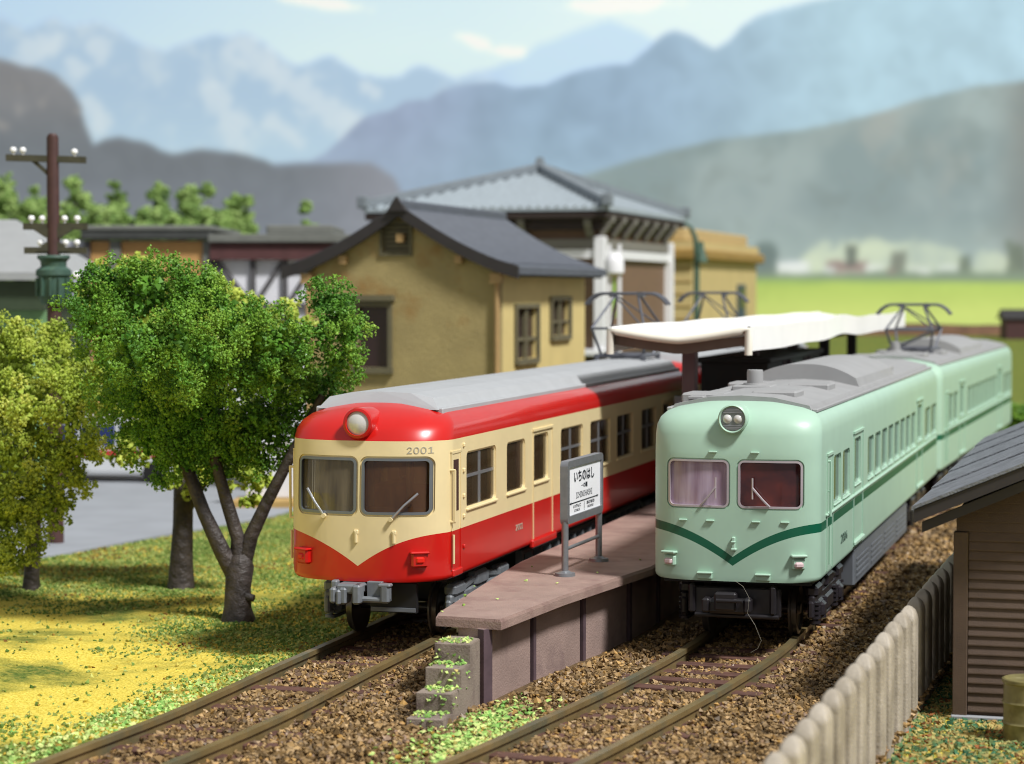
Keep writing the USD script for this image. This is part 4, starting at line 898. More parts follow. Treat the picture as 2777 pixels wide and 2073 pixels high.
# a stray hair caught under the coupler
hp = [(0.05, -0.12, 1.1), (0.2, -0.2, 1.02), (0.3, -0.22, 0.85), (0.28, -0.25, 0.62), (0.4, -0.28, 0.45), (0.5, -0.3, 0.22), (0.45, -0.33, 0.1), (0.35, -0.35, 0.04)]
put(gc1, 'stray_fibre', tube(hp, 0.0018, 4), 'number_gray')
g2 = along(along(GC, 0, 20.95, 16.05), 0, 0.3, 17.6)
gc2 = green_car(g2, 17.7, 'second pale green railcar behind the first with a raised pantograph', False)
pantograph(gc2, 5.0, 3.95, top=1.16)

# ------------------------------------------------------------------ platform, steps, station sign, canopy
pf = thing('platform', 'brownish concrete station platform with an overhanging slab between the two tracks', 'platform')
top_poly = Polygon([*map(tuple, PL_LEFT[::-1]), *map(tuple, PL_RIGHT)]).buffer(0)
tp = top_poly.buffer(-0.03, join_style=2)
slab = cat_([prism(top_poly, 0.86, 0.975)])
def chamfer_top(poly, z0, z1, c):
    a, b = np.array(poly.exterior.coords)[:-1], np.array(poly.buffer(-c, join_style=2).exterior.coords)[:-1]
    m = man(prism(poly, z0, z1 - c))
    if len(a) != len(b): return m
    if np.linalg.norm(a[0] - b[0]) > 3 * c: b = np.roll(b, -int(np.argmin(np.linalg.norm(b - a[0], axis=1))), 0)
    return cat_([m, prism(poly.buffer(-c, join_style=2), z1 - c, z1)])
v, f = arr(prism(top_poly, 0.86, 1.0))
ts = trimesh.Trimesh(v, f)
sm = man(ts)
inner_poly = top_poly.buffer(-0.035, join_style=2)
sm = man(prism(top_poly, 0.86, 0.97)) + Manifold.batch_boolean([man(prism(top_poly.buffer(-0.012 * k, join_style=2), 0.95, 0.97 + 0.01 * k)) for k in (1, 2, 3)], manifold3d.OpType.Add)
put(pf, 'top_slab', sm, 'platform_top')
wall_r = offset_line(PL_RIGHT, -0.32); wall_l = offset_line(PL_LEFT, 0.32)
wall_poly = Polygon([*map(tuple, wall_l[::-1]), *map(tuple, wall_r)]).buffer(0)
put(pf, 'core', prism(wall_poly.buffer(-0.06), -0.4, 0.87), 'joint_purple')
# right-hand wall panels with recessed joints
seg = np.r_[0, np.cumsum(np.linalg.norm(np.diff(wall_r, axis=0), axis=1))]
def wp(s, line=wall_r, sg=seg): return np.array([np.interp(s, sg, line[:, 0]), np.interp(s, sg, line[:, 1])])
s = 0.14
while s < 30:
    a, b = wp(s), wp(min(s + 1.78, 30)); d = (b - a) / np.linalg.norm(b - a); n_ = np.array([d[1], -d[0]])
    put(pf, 'wall_panel', hull([(*(p + n_ * o), z) for p in (a, b) for o in (-0.1, 0.012) for z in (-0.4, 0.868)]), 'concrete')
    put(pf, 'wall_pier', hull([(*(p + n_ * o), z) for p in (b + d * 0.06, b + d * 0.17) for o in (-0.1, 0.045) for z in (-0.4, 0.866)]), 'joint_purple')
    s += 1.98
e0, e1 = wall_l[0], wall_r[0]
d = (e1 - e0) / np.linalg.norm(e1 - e0); n_ = np.array([d[1], -d[0]])
put(pf, 'end_panel', hull([(*(p + n_ * o), z) for p in (e0 + d * 0.02, e1 + d * 0.1) for o in (-0.1, 0.03) for z in (-0.4, 0.866)]), 'concrete')
put(pf, 'end_pier', hull([(*(p + n_ * o), z) for p in (e1 + d * 0.02, e1 + d * 0.13) for o in (-0.12, 0.06) for z in (-0.4, 0.864)]), 'joint_purple')
sl = np.r_[0, np.cumsum(np.linalg.norm(np.diff(wall_l, axis=0), axis=1))]
for s in np.arange(0.2, 30, 1.98):
    a, b = wp(s, wall_l, sl), wp(s + 1.85, wall_l, sl); d = (b - a) / np.linalg.norm(b - a); n_ = np.array([-d[1], d[0]])
    put(pf, 'wall_panel', hull([(*(p + n_ * o), z) for p in (a, b) for o in (-0.1, 0.012) for z in (-0.4, 0.868)]), 'concrete')

st = thing('concrete_steps', 'four worn concrete steps at the end of the platform', 'steps', (-1.38, 28.12, -0.3), 14.5)
pr_ = [(0, 0)]
for k in range(4):
    pr_ += [(0.43 * k, 0.26 * (k + 1)), (0.43 * (k + 1) if k < 3 else 1.95, 0.26 * (k + 1))]
pr_ = Polygon(pr_ + [(1.95, 0)])
rd = pr_.buffer(-0.012).buffer(0.012, quad_segs=4)
put(st, 'flight', cat_([prism_x(rd, 0.012, 0.488), prism_x(pr_.buffer(-0.010), 0.0, 0.5)]), 'step_concrete')
w_ = []
for k in range(4):
    n = 70
    x = rng.uniform(0.02, 0.46, n); y = 0.43 * k + 0.40 * np.abs(rng.normal(0.75 if k < 3 else 0.5, 0.3, n)).clip(0, 1.0)
    w_.append(np.stack([x, y + 0.02, np.full(n, 0.26 * (k + 1) + 0.015)], 1))
    w_.append(np.stack([rng.uniform(0.02, 0.46, 8), np.full(8, 0.43 * k - 0.008), 0.26 * k + rng.uniform(0.05, 0.24, 8)], 1))
w_.append(np.stack([np.full(14, 0.505), rng.uniform(0.4, 1.3, 14), rng.uniform(0.3, 0.9, 14)], 1))
w_ = np.vstack(w_); v, f = crumbs(w_, rng.uniform(0.012, 0.032, len(w_)), 0.8, 0.8)
put(st, 'moss', (v, f), 'flock_pale', kind='stuff')
lit = thing('platform_litter', 'few green and orange crumbs lying on the platform slab', 'crumbs', (0, 0, 1.0), kind='stuff')
lx = np.array([along(RC, *p) for p in ((1.78, 0.3), (1.95, -0.7), (2.2, -1.6), (2.5, -0.9), (2.1, -2.3), (2.9, 1.0), (3.2, 2.4), (2.35, 1.2), (3.5, 4.2), (2.0, 2.8))])
put(lit, 'crumb', crumbs(np.c_[lx, np.full(len(lx), 0.02)], rng.uniform(0.018, 0.032, len(lx)), 0.7), 'flock_pale', kind='stuff')

# station sign
SA, SB = np.array([0.84, 34.33]), np.array([1.45, 36.22])
sd = (SB - SA) / np.linalg.norm(SB - SA); sgyaw = math.degrees(math.atan2(sd[0], sd[1])); W_ = float(np.linalg.norm(SB - SA))
sg = thing('station_sign', 'metal framed white station name sign on two posts on the platform', 'sign', (*SA, 1.0), sgyaw)
for y in (0, W_):
    ps = put(sg, 'post', bar((0, y, 0), (0, y, 0.86), 0.055, 14), 'sign_metal', smooth=40)
    put(ps, 'foot', lathe([(0, 0.085), (0.07, 0.085), (0.1, 0.06), (0.16, 0.05), (0.165, 0.0), (0, 0)], 20, (0, y, 0)), 'sign_metal', smooth=40)
fr_out = rrect(-0.06, W_ + 0.06, 0.82, 1.82, 0.09)
put(sg, 'frame', prism_x(fr_out.difference(rrect(0.06, W_ - 0.03, 0.94, 1.71, 0.02)), -0.065, 0.06), 'sign_metal', smooth=40)
put(sg, 'lower_rail', bar((0, 0, 0.42), (0, W_, 0.42), 0.03, 10), 'sign_metal', smooth=40)
pn = put(sg, 'panel', box(-0.04, 0.03, 0.06, W_ - 0.03, 0.94, 1.71), 'sign_white')
def sign_text(txt, y0, z0, w, h, cjk):
    put(pn, 'lettering', on_side(fit(lettering(txt, h, 0.004, cjk), w, h), y0, z0, 0.0305), 'ink')
sign_text('いちのはし', 0.40, 1.44, 1.18, 0.185, True)
sign_text('一の橋', 0.82, 1.325, 0.36, 0.085, True)
sign_text('ICHINOHASHI', 0.52, 1.18, 0.94, 0.10, False)
put(pn, 'arrow_line', cat_([box(0.03, 0.034, 0.2, 1.78, 1.115, 1.133), prism_x(Polygon([(0.14, 1.124), (0.24, 1.147), (0.24, 1.101)]), 0.03, 0.034), prism_x(Polygon([(1.84, 1.124), (1.74, 1.147), (1.74, 1.101)]), 0.03, 0.034)]), 'ink')
put(pn, 'divider', box(0.03, 0.034, 0.985, 0.995, 0.955, 1.10), 'ink')
sign_text('いずもじ', 0.36, 1.035, 0.44, 0.058, True); sign_text('IZUMOJI', 0.42, 0.975, 0.32, 0.04, False)
sign_text('あけぼの', 1.14, 1.035, 0.46, 0.058, True); sign_text('AKEBONO', 1.18, 0.975, 0.36, 0.04, False)

# canopy
cn = thing('platform_canopy', 'long white butterfly canopy on posts above the platform', 'canopy', (*along(RC, 2.95, 10.0), 0), YAW)
CL, HW = 29.0, 1.36
ny = 50
yy = np.linspace(0, CL, ny); uu_ = np.linspace(-HW, HW, 21)
def roof_z(u, y): return 4.60 + 0.20 * np.abs(u / HW) ** 1.3 + 0.08 * np.exp(-((y - 13.5) / 2.2) ** 2) * (0.5 + 0.5 * u / HW) + 0.012 * np.sin(y * 0.9 + u)
UU, YY2 = np.meshgrid(uu_, yy); Z1 = roof_z(UU, YY2)
tv, tf = grid_mesh(UU, YY2, Z1); bv, bf = grid_mesh(UU, YY2, Z1 - 0.1)
put(cn, 'roof', cat_([(tv, tf), (bv, bf[:, ::-1])]), 'canopy_white', smooth=True)
rim = [(u, -0.03, roof_z(u, 0) - 0.045) for u in np.linspace(-HW, HW, 21)]
put(cn, 'front_rim', tube([(-HW, -0.02, 4.28)] + rim + [(HW, -0.02, 4.28)], 0.075, 10), 'canopy_cream', smooth=50)
for s in (-1, 1):
    g = np.stack([np.full((2, ny), s * (HW + 0.03)), np.repeat(yy[None], 2, 0), np.stack([roof_z(s * HW, yy) + 0.02, roof_z(s * HW, yy) - 0.46])], -1)
    i = np.arange(2 * ny).reshape(2, ny); q = np.stack([i[0, :-1], i[0, 1:], i[1, 1:], i[1, :-1]], -1)
    g2 = g.reshape(-1, 3) - [s * 0.06, 0, 0]
    side = cat_([(g.reshape(-1, 3), q), (g2, q[:, ::-1]), (np.vstack([g[1], g2.reshape(2, ny, 3)[1]]), np.stack([i[0, :-1], i[0, 1:], i[1, 1:], i[1, :-1]], -1)), (np.vstack([g[0], g2.reshape(2, ny, 3)[0]]), np.stack([i[0, :-1], i[0, 1:], i[1, 1:], i[1, :-1]], -1)),
                 box(s * HW - 0.04, s * HW + 0.04, -0.03, 0.03, roof_z(HW, 0) - 0.48, roof_z(HW, 0))])
    put(cn, 'side_fascia', side, 'canopy_white', smooth=40)
put(cn, 'cross_beam', prism_y(Polygon([(-1.3, 4.5), (-1.3, 4.64), (0, 4.5), (1.3, 4.64), (1.3, 4.46), (0.12, 4.29), (-0.12, 4.29), (-1.3, 4.46)]), 0.1, 0.24), 'canopy_wood')
for y in (8.3, 14.4, 20.3, 26.5):
    put(cn, 'cross_beam', prism_y(Polygon([(-1.3, 4.44), (0, 4.42), (1.3, 4.44), (1.3, 4.34), (0.12, 4.2), (-0.12, 4.2), (-1.3, 4.34)]), y, y + 0.14), 'canopy_wood')
put(cn, 'ridge_beam', box(-0.1, 0.1, 0.3, CL - 0.2, 4.3, 4.48), 'canopy_wood')
for y in (1.1, 8.4, 14.5, 20.4, 26.6):
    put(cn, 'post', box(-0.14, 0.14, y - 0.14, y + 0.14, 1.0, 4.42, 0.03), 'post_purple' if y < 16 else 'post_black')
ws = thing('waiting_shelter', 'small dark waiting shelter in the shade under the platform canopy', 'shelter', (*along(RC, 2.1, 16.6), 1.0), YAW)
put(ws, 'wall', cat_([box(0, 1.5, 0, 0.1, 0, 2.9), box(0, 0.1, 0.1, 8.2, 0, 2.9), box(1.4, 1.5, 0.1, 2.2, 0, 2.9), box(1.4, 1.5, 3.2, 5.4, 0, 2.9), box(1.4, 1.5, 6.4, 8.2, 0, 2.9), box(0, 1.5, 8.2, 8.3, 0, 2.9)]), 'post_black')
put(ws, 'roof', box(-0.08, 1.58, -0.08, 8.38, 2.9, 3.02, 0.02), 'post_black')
put(ws, 'bench', box(0.12, 0.55, 0.3, 7.8, 0.35, 0.45, 0.02), 'canopy_wood')
for y in (2.2, 3.1, 5.4, 6.3): put(ws, 'door_post', box(1.36, 1.54, y, y + 0.12, 0, 2.9), 'post_purple')
tg = thing('platform_notice', 'small grey notice board hanging under the canopy', 'sign', (*along(RC, 2.15, 14.5), 0), YAW)
put(tg, 'board', box(-0.22, 0.22, -0.03, 0.03, 2.5, 3.25, 0.01), 'sign_metal')
put(tg, 'post', box(-0.04, 0.04, 0.03, 0.1, 1.0, 3.1), 'post_black')
for q in range(3): put(tg, 'panel', box(-0.15, 0.15, -0.037, -0.031, 2.6 + 0.2 * q, 2.74 + 0.2 * q), 'plaster_gray')

# ------------------------------------------------------------------ fence, shed, drum
fa = math.degrees(math.atan2(FENCE_T[0], FENCE_T[1]))
f0 = FENCE_A - FENCE_T * 11.85
fe = thing('picket_fence', 'pale weathered picket fence with pointed tops beside the right track', 'fence', (*f0, -0.33), fa)
pk = rng
NP = 36
for k in range(NP):
    y = 0.822 * k; w, th = 0.205, 0.12
    top = 1.58 + pk.uniform(-0.012, 0.012); dx = pk.uniform(-0.008, 0.008)
    pts = []
    for z, sw, st_ in ((0.0, 1, 1), (top - 0.19, 1, 1), (top - 0.13, 0.9, 0.92), (top - 0.065, 0.66, 0.74), (top - 0.02, 0.34, 0.42), (top, 0.1, 0.14)):
        for sx in (-1, 1):
            for sy in (-1, 1):
                for cx_, cy_ in ((1, 0.8), (0.7, 1)):
                    pts.append((dx + sx * th * st_ * cx_, y + sy * w * sw * cy_, z))
    put(fe, 'picket', hull(pts), 'fence_white', smooth=50)
put(fe, 'rail', cat_([box(-0.04, 0.04, -0.3, 0.822 * NP - 0.4, z, z + 0.1, 0.02) for z in (0.4, 1.0)]), 'fence_white')

sh = thing('wooden_shed', 'brown clapboard shed with a dark sheet roof at the right edge', 'shed', (6.04, 29.45, -0.36), YAW)
SL, SW, SH = 14.0, 5.0, 2.62
put(sh, 'wall', cat_([box(0.03, SW, 0.03, SL, 0.1, SH), prism_y(Polygon([(0.03, SH), (SW, SH), (SW, SH + 0.3), (SW / 2, SH + 1.36), (0.03, SH + 0.3)]), 0.03, SL)]), 'shed_brown')
n = 19; ph_ = (SH - 0.16) / n
for k in range(n):
    z0 = 0.16 + ph_ * k
    put(sh, 'clapboard', prism_x(Polygon([(0.03, z0 + ph_ + 0.012), (0.018, z0 + ph_ + 0.012), (-0.018, z0 + 0.015), (-0.018, z0), (0.03, z0)]), 0.17, SW - 0.17), 'shed_brown')
for k in range(n):
    z0 = 0.16 + ph_ * k
    put(sh, 'clapboard', prism_y(Polygon([(0.03, z0 + ph_ + 0.012), (0.018, z0 + ph_ + 0.012), (-0.018, z0 + 0.015), (-0.018, z0), (0.03, z0)]), 0.17, SL), 'shed_brown')
for k in range(11):
    z0 = SH + 0.13 * k; hw_ = (SW / 2) * min(1, 1 - (z0 + 0.12 - SH - 0.3) / 1.02)
    if hw_ > 0.2: put(sh, 'gable_board', prism_x(Polygon([(0.03, z0 + 0.135), (0.02, z0 + 0.135), (-0.005, z0 + 0.01), (-0.005, z0), (0.03, z0)]), SW / 2 - hw_, SW / 2 + hw_), 'shed_brown')
put(sh, 'corner_post', box(-0.035, 0.16, -0.035, 0.16, 0.08, SH - 0.01, 0.01), 'shed_brown')
put(sh, 'base', box(-0.06, SW, -0.06, SL, 0.0, 0.11, 0.02), 'shed_base')
sl_ = math.atan(1.02 / (SW / 2))
for s in (1, -1):
    ex, rx = SW / 2 - s * (SW / 2 + 0.52), SW / 2
    ez, rz = SH + 0.155, SH + 0.155 + (SW / 2 + 0.52) * 0.43
    up = 0.17
    put(sh, 'roof', hull([(x, y, z + o) for x, z in ((ex, ez), (rx, rz)) for y in (-0.55, SL + 0.4) for o in (0.0, up)]), 'verge_dark')
    if s == 1:
        for k in range(5):
            t0, t1 = k / 5, (k + 1) / 5 - 0.004
            y0, y1 = -0.58 + 3.1 * 0, SL + 0.42
        for k in range(5):
            ya, yb = -0.575 + k * 2.95, -0.575 + (k + 1) * 2.95 - 0.05
            put(sh, 'roofing_sheet', hull([(ex - 0.03, ya, ez + up + 0.0), (rx, ya, rz + up), (ex - 0.03, yb, ez + up), (rx, yb, rz + up), (ex - 0.03, ya, ez + up + 0.045), (rx, ya, rz + up + 0.045), (ex - 0.03, yb, ez + up + 0.02), (rx, yb, rz + up + 0.02)]), 'shed_roof')
    put(sh, 'rafter_board', hull([(x, y, z + o) for x, z in ((ex + s * 0.1, ez), (rx, rz)) for y in (-0.46, -0.36) for o in (-0.14, 0.0)]), 'verge_dark')

dr = thing('oil_drum', 'olive metal drum with ribbed sides standing beside the shed wall', 'drum', (6.68, 28.0, -0.36))
put(dr, 'body', lathe([(0, 0.02), (0.30, 0.0), (0.325, 0.02), (0.325, 0.06), (0.305, 0.08), (0.305, 0.26), (0.325, 0.29), (0.305, 0.32), (0.305, 0.53), (0.325, 0.56), (0.305, 0.59), (0.305, 0.80), (0.325, 0.82), (0.325, 0.86), (0.30, 0.87), (0.29, 0.83), (0, 0.83)], 36), 'drum_olive', smooth=35)
put(dr, 'bung', lathe([(0, 0.86), (0.04, 0.86), (0.04, 0.83), (0, 0.83)], 10, (0.1, -0.1, 0)), 'drum_olive')

# ------------------------------------------------------------------ trees
PF = 4700.0   # picture scale used when the crowns were surveyed
def at(vx, vy, d):
    a, b = (vx * 1.2549 - 1388.5) / 5900, (vy * 1.2549 - 1036.5) / 5900
    t = d / (math.cos(ph) - b * math.sin(ph))
    return np.array([a * t, d, EYE + t * (-math.sin(ph) - b * math.cos(ph))])
def crown(lobes, size, per, r, jit=0.35):
    """foam foliage: crumbs gathered into tufts on the skin of overlapping lobes"""
    pos, tn = [], []
    for c, rad in lobes:
        nt = max(5, int(17 * (rad / 0.5) ** 1.5))
        d = r.normal(size=(nt, 3)); d /= np.linalg.norm(d, axis=1, keepdims=True)
        tc = c + d * rad * r.uniform(0.74, 1.06, (nt, 1))
        tr = rad ** 0.7 * r.uniform(0.19, 0.36, nt)
        for q in range(nt):
            n = int(per * (tr[q] / 0.15) ** 1.7) + 6
            e = r.normal(size=(n, 3)); e /= np.linalg.norm(e, axis=1, keepdims=True)
            tn.append(np.clip(r.random() + r.uniform(-0.12, 0.12, n), 0, 1))
            pos.append(tc[q] + e * tr[q] * (r.random((n, 1)) ** 0.4) * r.uniform(0.8, 1.15, (n, 1)))
    pos = np.vstack(pos); sz = r.uniform(size[0], size[1], len(pos))
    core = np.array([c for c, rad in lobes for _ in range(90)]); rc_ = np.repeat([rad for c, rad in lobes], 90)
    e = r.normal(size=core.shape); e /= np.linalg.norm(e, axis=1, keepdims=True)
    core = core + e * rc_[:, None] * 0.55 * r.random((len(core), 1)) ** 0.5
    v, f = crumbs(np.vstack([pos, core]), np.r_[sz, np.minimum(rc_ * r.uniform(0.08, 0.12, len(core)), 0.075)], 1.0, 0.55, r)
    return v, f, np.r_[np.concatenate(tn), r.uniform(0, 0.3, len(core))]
def limb(t, name, pts, radii):
    v, f = tube(pts, radii, 12)
    nrm = 0.025 * fb(v[:, 0] * 3, v[:, 2] * 3 + v[:, 1], 1.3, 44)
    return put(t, name, (v + np.stack([nrm, nrm, 0 * nrm], 1) * 1.6, f), 'bark', smooth=60)

r1 = np.random.default_rng(11)
b0 = np.array([-4.84, 38.25, -0.32])
t1 = thing('tree', 'large dark green tree with a forked grey brown trunk left of the red railcar', 'tree', b0)
fk = np.array([0.0, 0.15, 1.12])
tr = limb(t1, 'trunk', [(0, 0, -0.15), (0, 0, 0.0), (0.0, 0.02, 0.25), (0.0, 0.05, 0.6), (0.02, 0.1, 0.95), fk], [0.36, 0.31, 0.25, 0.225, 0.24, 0.2])
limb(t1, 'branch', [fk + (-0.05, 0, -0.35), (-0.3, 0.05, 1.25), (-0.62, 0.15, 1.9), (-0.95, 0.45, 2.7), (-1.5, 0.6, 3.6)], [0.17, 0.15, 0.125, 0.11, 0.07])
limb(t1, 'branch', [fk + (0.0, 0, -0.25), (-0.02, 0.15, 1.45), (-0.22, 0.2, 2.1), (-0.42, 0.2, 2.8), (-0.4, 0.2, 4.2)], [0.16, 0.13, 0.115, 0.1, 0.06])
limb(t1, 'branch', [fk + (0.05, 0, -0.2), (0.22, 0.15, 1.5), (0.5, 0.1, 2.1), (0.85, 0.0, 2.75), (1.5, 0.0, 4.0)], [0.15, 0.125, 0.11, 0.1, 0.06])
limb(tr, 'stub', [(0.1, -0.05, 0.45), (0.3, -0.1, 0.42)], [0.1, 0.06])
L1 = [(205, 690, 38.6, 72), (250, 625, 38.8, 66), (330, 640, 38.2, 84), (405, 620, 38.6, 64), (440, 640, 38.2, 64), (490, 690, 37.9, 74), (560, 720, 38.0, 66), (610, 745, 38.3, 62), (385, 590, 38.6, 30), (450, 610, 38.6, 30),
      (705, 650, 38.2, 52), (740, 665, 38.4, 52), (760, 720, 38.3, 42), (735, 775, 38.2, 52), (700, 720, 38.0, 60), (690, 850, 38.2, 58), (720, 890, 38.4, 40), (640, 880, 37.8, 56), (600, 800, 37.8, 76), (500, 800, 37.8, 92), (400, 760, 37.3, 100), (300, 750, 37.6, 88),
      (240, 770, 38.6, 70), (300, 860, 38.4, 84), (400, 890, 38.2, 95), (500, 920, 38.2, 85), (580, 940, 38.0, 66), (330, 950, 38.8, 70), (430, 985, 38.8, 55), (520, 990, 38.8, 44), (622, 985, 37.9, 36), (640, 940, 38.0, 40), (655, 775, 38.2, 50), (650, 835, 38.2, 50), (720, 815, 38.2, 46), (170, 660, 38.8, 46), (240, 850, 39.0, 60), (350, 1010, 38.2, 40), (460, 1020, 38.0, 36), (560, 1000, 38.0, 40), (400, 1000, 37.8, 44), (480, 960, 37.5, 60), (360, 930, 37.6, 64), (560, 900, 37.5, 66), (440, 880, 37.3, 80), (290, 600, 39.0, 40), (225, 600, 39.2, 40)]
lobes = [(at(x, y, (37.2 if y < 765 else 38.75 if y > 810 else 38.0) + 0.5 * (d - 38.3) + r1.normal(0, 0.12) + (0.5 if x > 630 and y < 765 else 0.0)) - b0, p / PF * d) for x, y, d, p in L1]
put(t1, 'crown', crown(lobes, (0.011, 0.031), 50, r1), 'leaf_green', label='dense foam foliage in green clumps')

r2 = np.random.default_rng(12)
b1 = np.array([-9.4, 42.3, -0.36])
t2 = thing('tree', 'olive green tree at the left edge with foliage hanging low', 'tree', b1)
limb(t2, 'trunk', [(0, 0, -0.1), (0.02, 0, 0.3), (0.1, -0.1, 1.2), (0.05, -0.2, 2.2), (0.0, -0.3, 3.4)], [0.2, 0.16, 0.14, 0.12, 0.06])
limb(t2, 'branch', [(0.1, -0.1, 1.3), (0.4, -0.3, 2.0), (0.8, -0.5, 2.9)], [0.1, 0.08, 0.05])
L2 = [(20, 745, 40.6, 62), (85, 760, 40.7, 54), (40, 810, 40.2, 76), (130, 800, 40.3, 60), (215, 800, 40.2, 44), (180, 850, 40.1, 62), (60, 880, 40.0, 80), (150, 910, 40.0, 62), (225, 880, 40.4, 36), (245, 830, 40.5, 34), (170, 1040, 40.2, 34), (90, 960, 40.0, 66), (195, 960, 40.2, 44), (30, 1000, 39.8, 66), (150, 1000, 40.2, 46), (70, 1070, 39.9, 56), (130, 1085, 40.2, 38), (112, 1035, 40.0, 48), (95, 1105, 39.9, 42), (118, 1120, 40.0, 30),
      (20, 1110, 39.8, 60), (55, 1160, 39.9, 46), (15, 1200, 39.8, 48), (-60, 850, 40.4, 110), (-60, 1020, 40.2, 100), (-50, 1160, 40.0, 70), (50, 1215, 39.9, 26), (110, 720, 41.2, 40)]
lobes = [(at(x, y, d + r2.normal(0, 0.15)) - b1, p / PF * d) for x, y, d, p in L2]
put(t2, 'crown', crown(lobes, (0.012, 0.036), 44, r2), 'leaf_olive')

r3 = np.random.default_rng(13)
b2 = np.array([-6.49, 42.4, -0.36])
t3 = thing('tree', 'tree with a thick grey trunk standing behind the large forked tree', 'tree', b2)
limb(t3, 'trunk', [(0, 0, -0.1), (0, 0, 0.05), (0.02, 0, 0.5), (0.05, 0, 1.3), (0.05, 0.1, 2.3), (0.1, 0.2, 3.6)], [0.32, 0.27, 0.23, 0.2, 0.19, 0.1])
limb(t3, 'branch', [(0.05, 0, 1.5), (0.6, 0.1, 2.4), (1.2, 0.1, 3.6)], [0.13, 0.1, 0.06])
L3 = [(245, 600, 42.4, 42), (215, 640, 42.4, 44), (300, 590, 42.6, 40), (545, 672, 42.4, 42), (600, 690, 42.3, 42), (640, 700, 42.5, 40), (520, 1010, 41.8, 46), (550, 1050, 41.6, 36), (545, 1085, 41.6, 22), (480, 960, 42.0, 60), (330, 700, 42.6, 100), (450, 720, 42.6, 100), (560, 780, 42.6, 90), (300, 820, 42.8, 90), (420, 850, 42.6, 100), (330, 960, 42.2, 60), (395, 1020, 41.9, 50), (270, 975, 42.2, 36)]
lobes = [(at(x, y, d + r3.normal(0, 0.1)) - b2, p / PF * d) for x, y, d, p in L3]
put(t3, 'crown', crown(lobes, (0.025, 0.065), 13, r3), 'leaf_olive')

r4 = np.random.default_rng(14)
far = [(20, 378, 470, 36, 'yellowish conifer at the left edge behind the grey roof'), (72, 398, 470, 20, 'narrow dark conifer left of the utility pole'), (165, 383, 475, 32, 'full conifer just right of the utility pole'), (255, 378, 475, 28, 'tall slim conifer above the orange panel building'), (348, 398, 480, 30, 'conifer above the middle of the orange panel building'),
       (408, 392, 482, 34, 'broad two tone conifer above the orange building'), (452, 392, 482, 28, 'conifer above the corner where the half timbering begins'), (505, 415, 490, 32, 'leaning dark conifer above the half timbered wall'), (535, 425, 490, 22, 'small bright conifer above the half timbered wall'), (660, 438, 490, 24, 'lone small conifer left of the yellow house gable')]
for x, y, yb, w, lab in far:
    d = 112 + r4.uniform(-4, 4)
    top, base = at(x, y, d), np.array([*at(x, y, d)[:2], -0.4])
    h = top[2] - base[2]; wd = 1.7 * w / PF * d
    t = thing('conifer', lab, 'tree', base, group='conifers behind the buildings')
    put(t, 'trunk', tube([(0, 0, 0), (0, 0, h * 0.9)], [0.22, 0.05], 7), 'bark')
    lobes = [((wd * r4.uniform(-0.75, 0.75) * (1 - q * 0.8), wd * r4.uniform(-0.6, 0.6), h * (0.3 + 0.68 * q)), wd * (0.8 - 0.5 * q) * r4.uniform(0.7, 1.0)) for q in np.sort(r4.random(30) ** 1.2)]
    put(t, 'crown', crown([(np.array(c), rr) for c, rr in lobes], (0.07, 0.15), 3, r4), 'leaf_far')
hd = np.array([*at(330, 480, 104)[:2], -0.4])
hg = thing('bush_row', 'low soft green bushes under the conifers above the shop roofs', 'bushes', hd)
put(hg, 'foliage', crown([(np.array((r4.uniform(-6.4, 5.0), r4.uniform(-1, 1), r4.uniform(6.6, 9.6))), r4.uniform(0.5, 0.95)) for _ in range(46)], (0.07, 0.15), 3, r4), 'leaf_far')
bb = np.array([20.2, 85.5, -0.4])
tb = thing('bush', 'round bright green bush on the grass right of the green railcars', 'bush', bb)
put(tb, 'foliage', crown([(np.array((r4.uniform(-0.9, 0.9), r4.uniform(-0.5, 0.5), r4.uniform(0.3, 1.2))), r4.uniform(0.4, 0.65)) for _ in range(9)], (0.05, 0.11), 5, r4), 'leaf_green')

# ------------------------------------------------------------------ buildings behind
def wall_with_holes(x0, x1, z0, z1, y, th, holes):
    p = Polygon([(x0, z0), (x1, z0), (x1, z1), (x0, z1)])
    for h in holes: p = p.difference(rrect(*h, 0))
    return prism_y(p, y, y + th)

# yellow two storey house
hs = thing('yellow_house', 'yellow ochre two storey house with a dark tiled gable roof behind the red railcar', 'house', (-0.33, 60, -0.4), YAW)
HWD, HL, EV, RG = 5.7, 9.4, 6.4, 8.0
gable = Polygon([(-HWD, 0), (0, 0), (0, EV), (-HWD / 2, RG), (-HWD, EV)])
gw = [(-3.42, -2.62, 6.95, 7.75), (-4.15, -3.25, 3.75, 5.45)]
for h in gw: gable = gable.difference(rrect(*h, 0))
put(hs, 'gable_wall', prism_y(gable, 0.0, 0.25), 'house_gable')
sw = [(1.55, 3.75, 3.95, 5.4), (5.4, 7.5, 4.55, 5.6)]
side = Polygon([(0.25, 0), (HL, 0), (HL, EV), (0.25, EV)])
for h in sw: side = side.difference(rrect(*h, 0))
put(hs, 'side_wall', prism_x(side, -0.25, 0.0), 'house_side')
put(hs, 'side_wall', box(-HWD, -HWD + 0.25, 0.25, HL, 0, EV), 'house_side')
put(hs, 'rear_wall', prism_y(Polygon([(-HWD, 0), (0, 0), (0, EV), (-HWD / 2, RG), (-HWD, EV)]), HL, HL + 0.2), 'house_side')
w = put(hs, 'vent', cat_([box(-3.5, -2.54, -0.07, 0.0, 6.87, 6.95), box(-3.5, -2.54, -0.07, 0.0, 7.75, 7.83), box(-3.5, -3.42, -0.07, 0, 6.95, 7.75), box(-2.62, -2.54, -0.07, 0, 6.95, 7.75)]), 'house_trim')
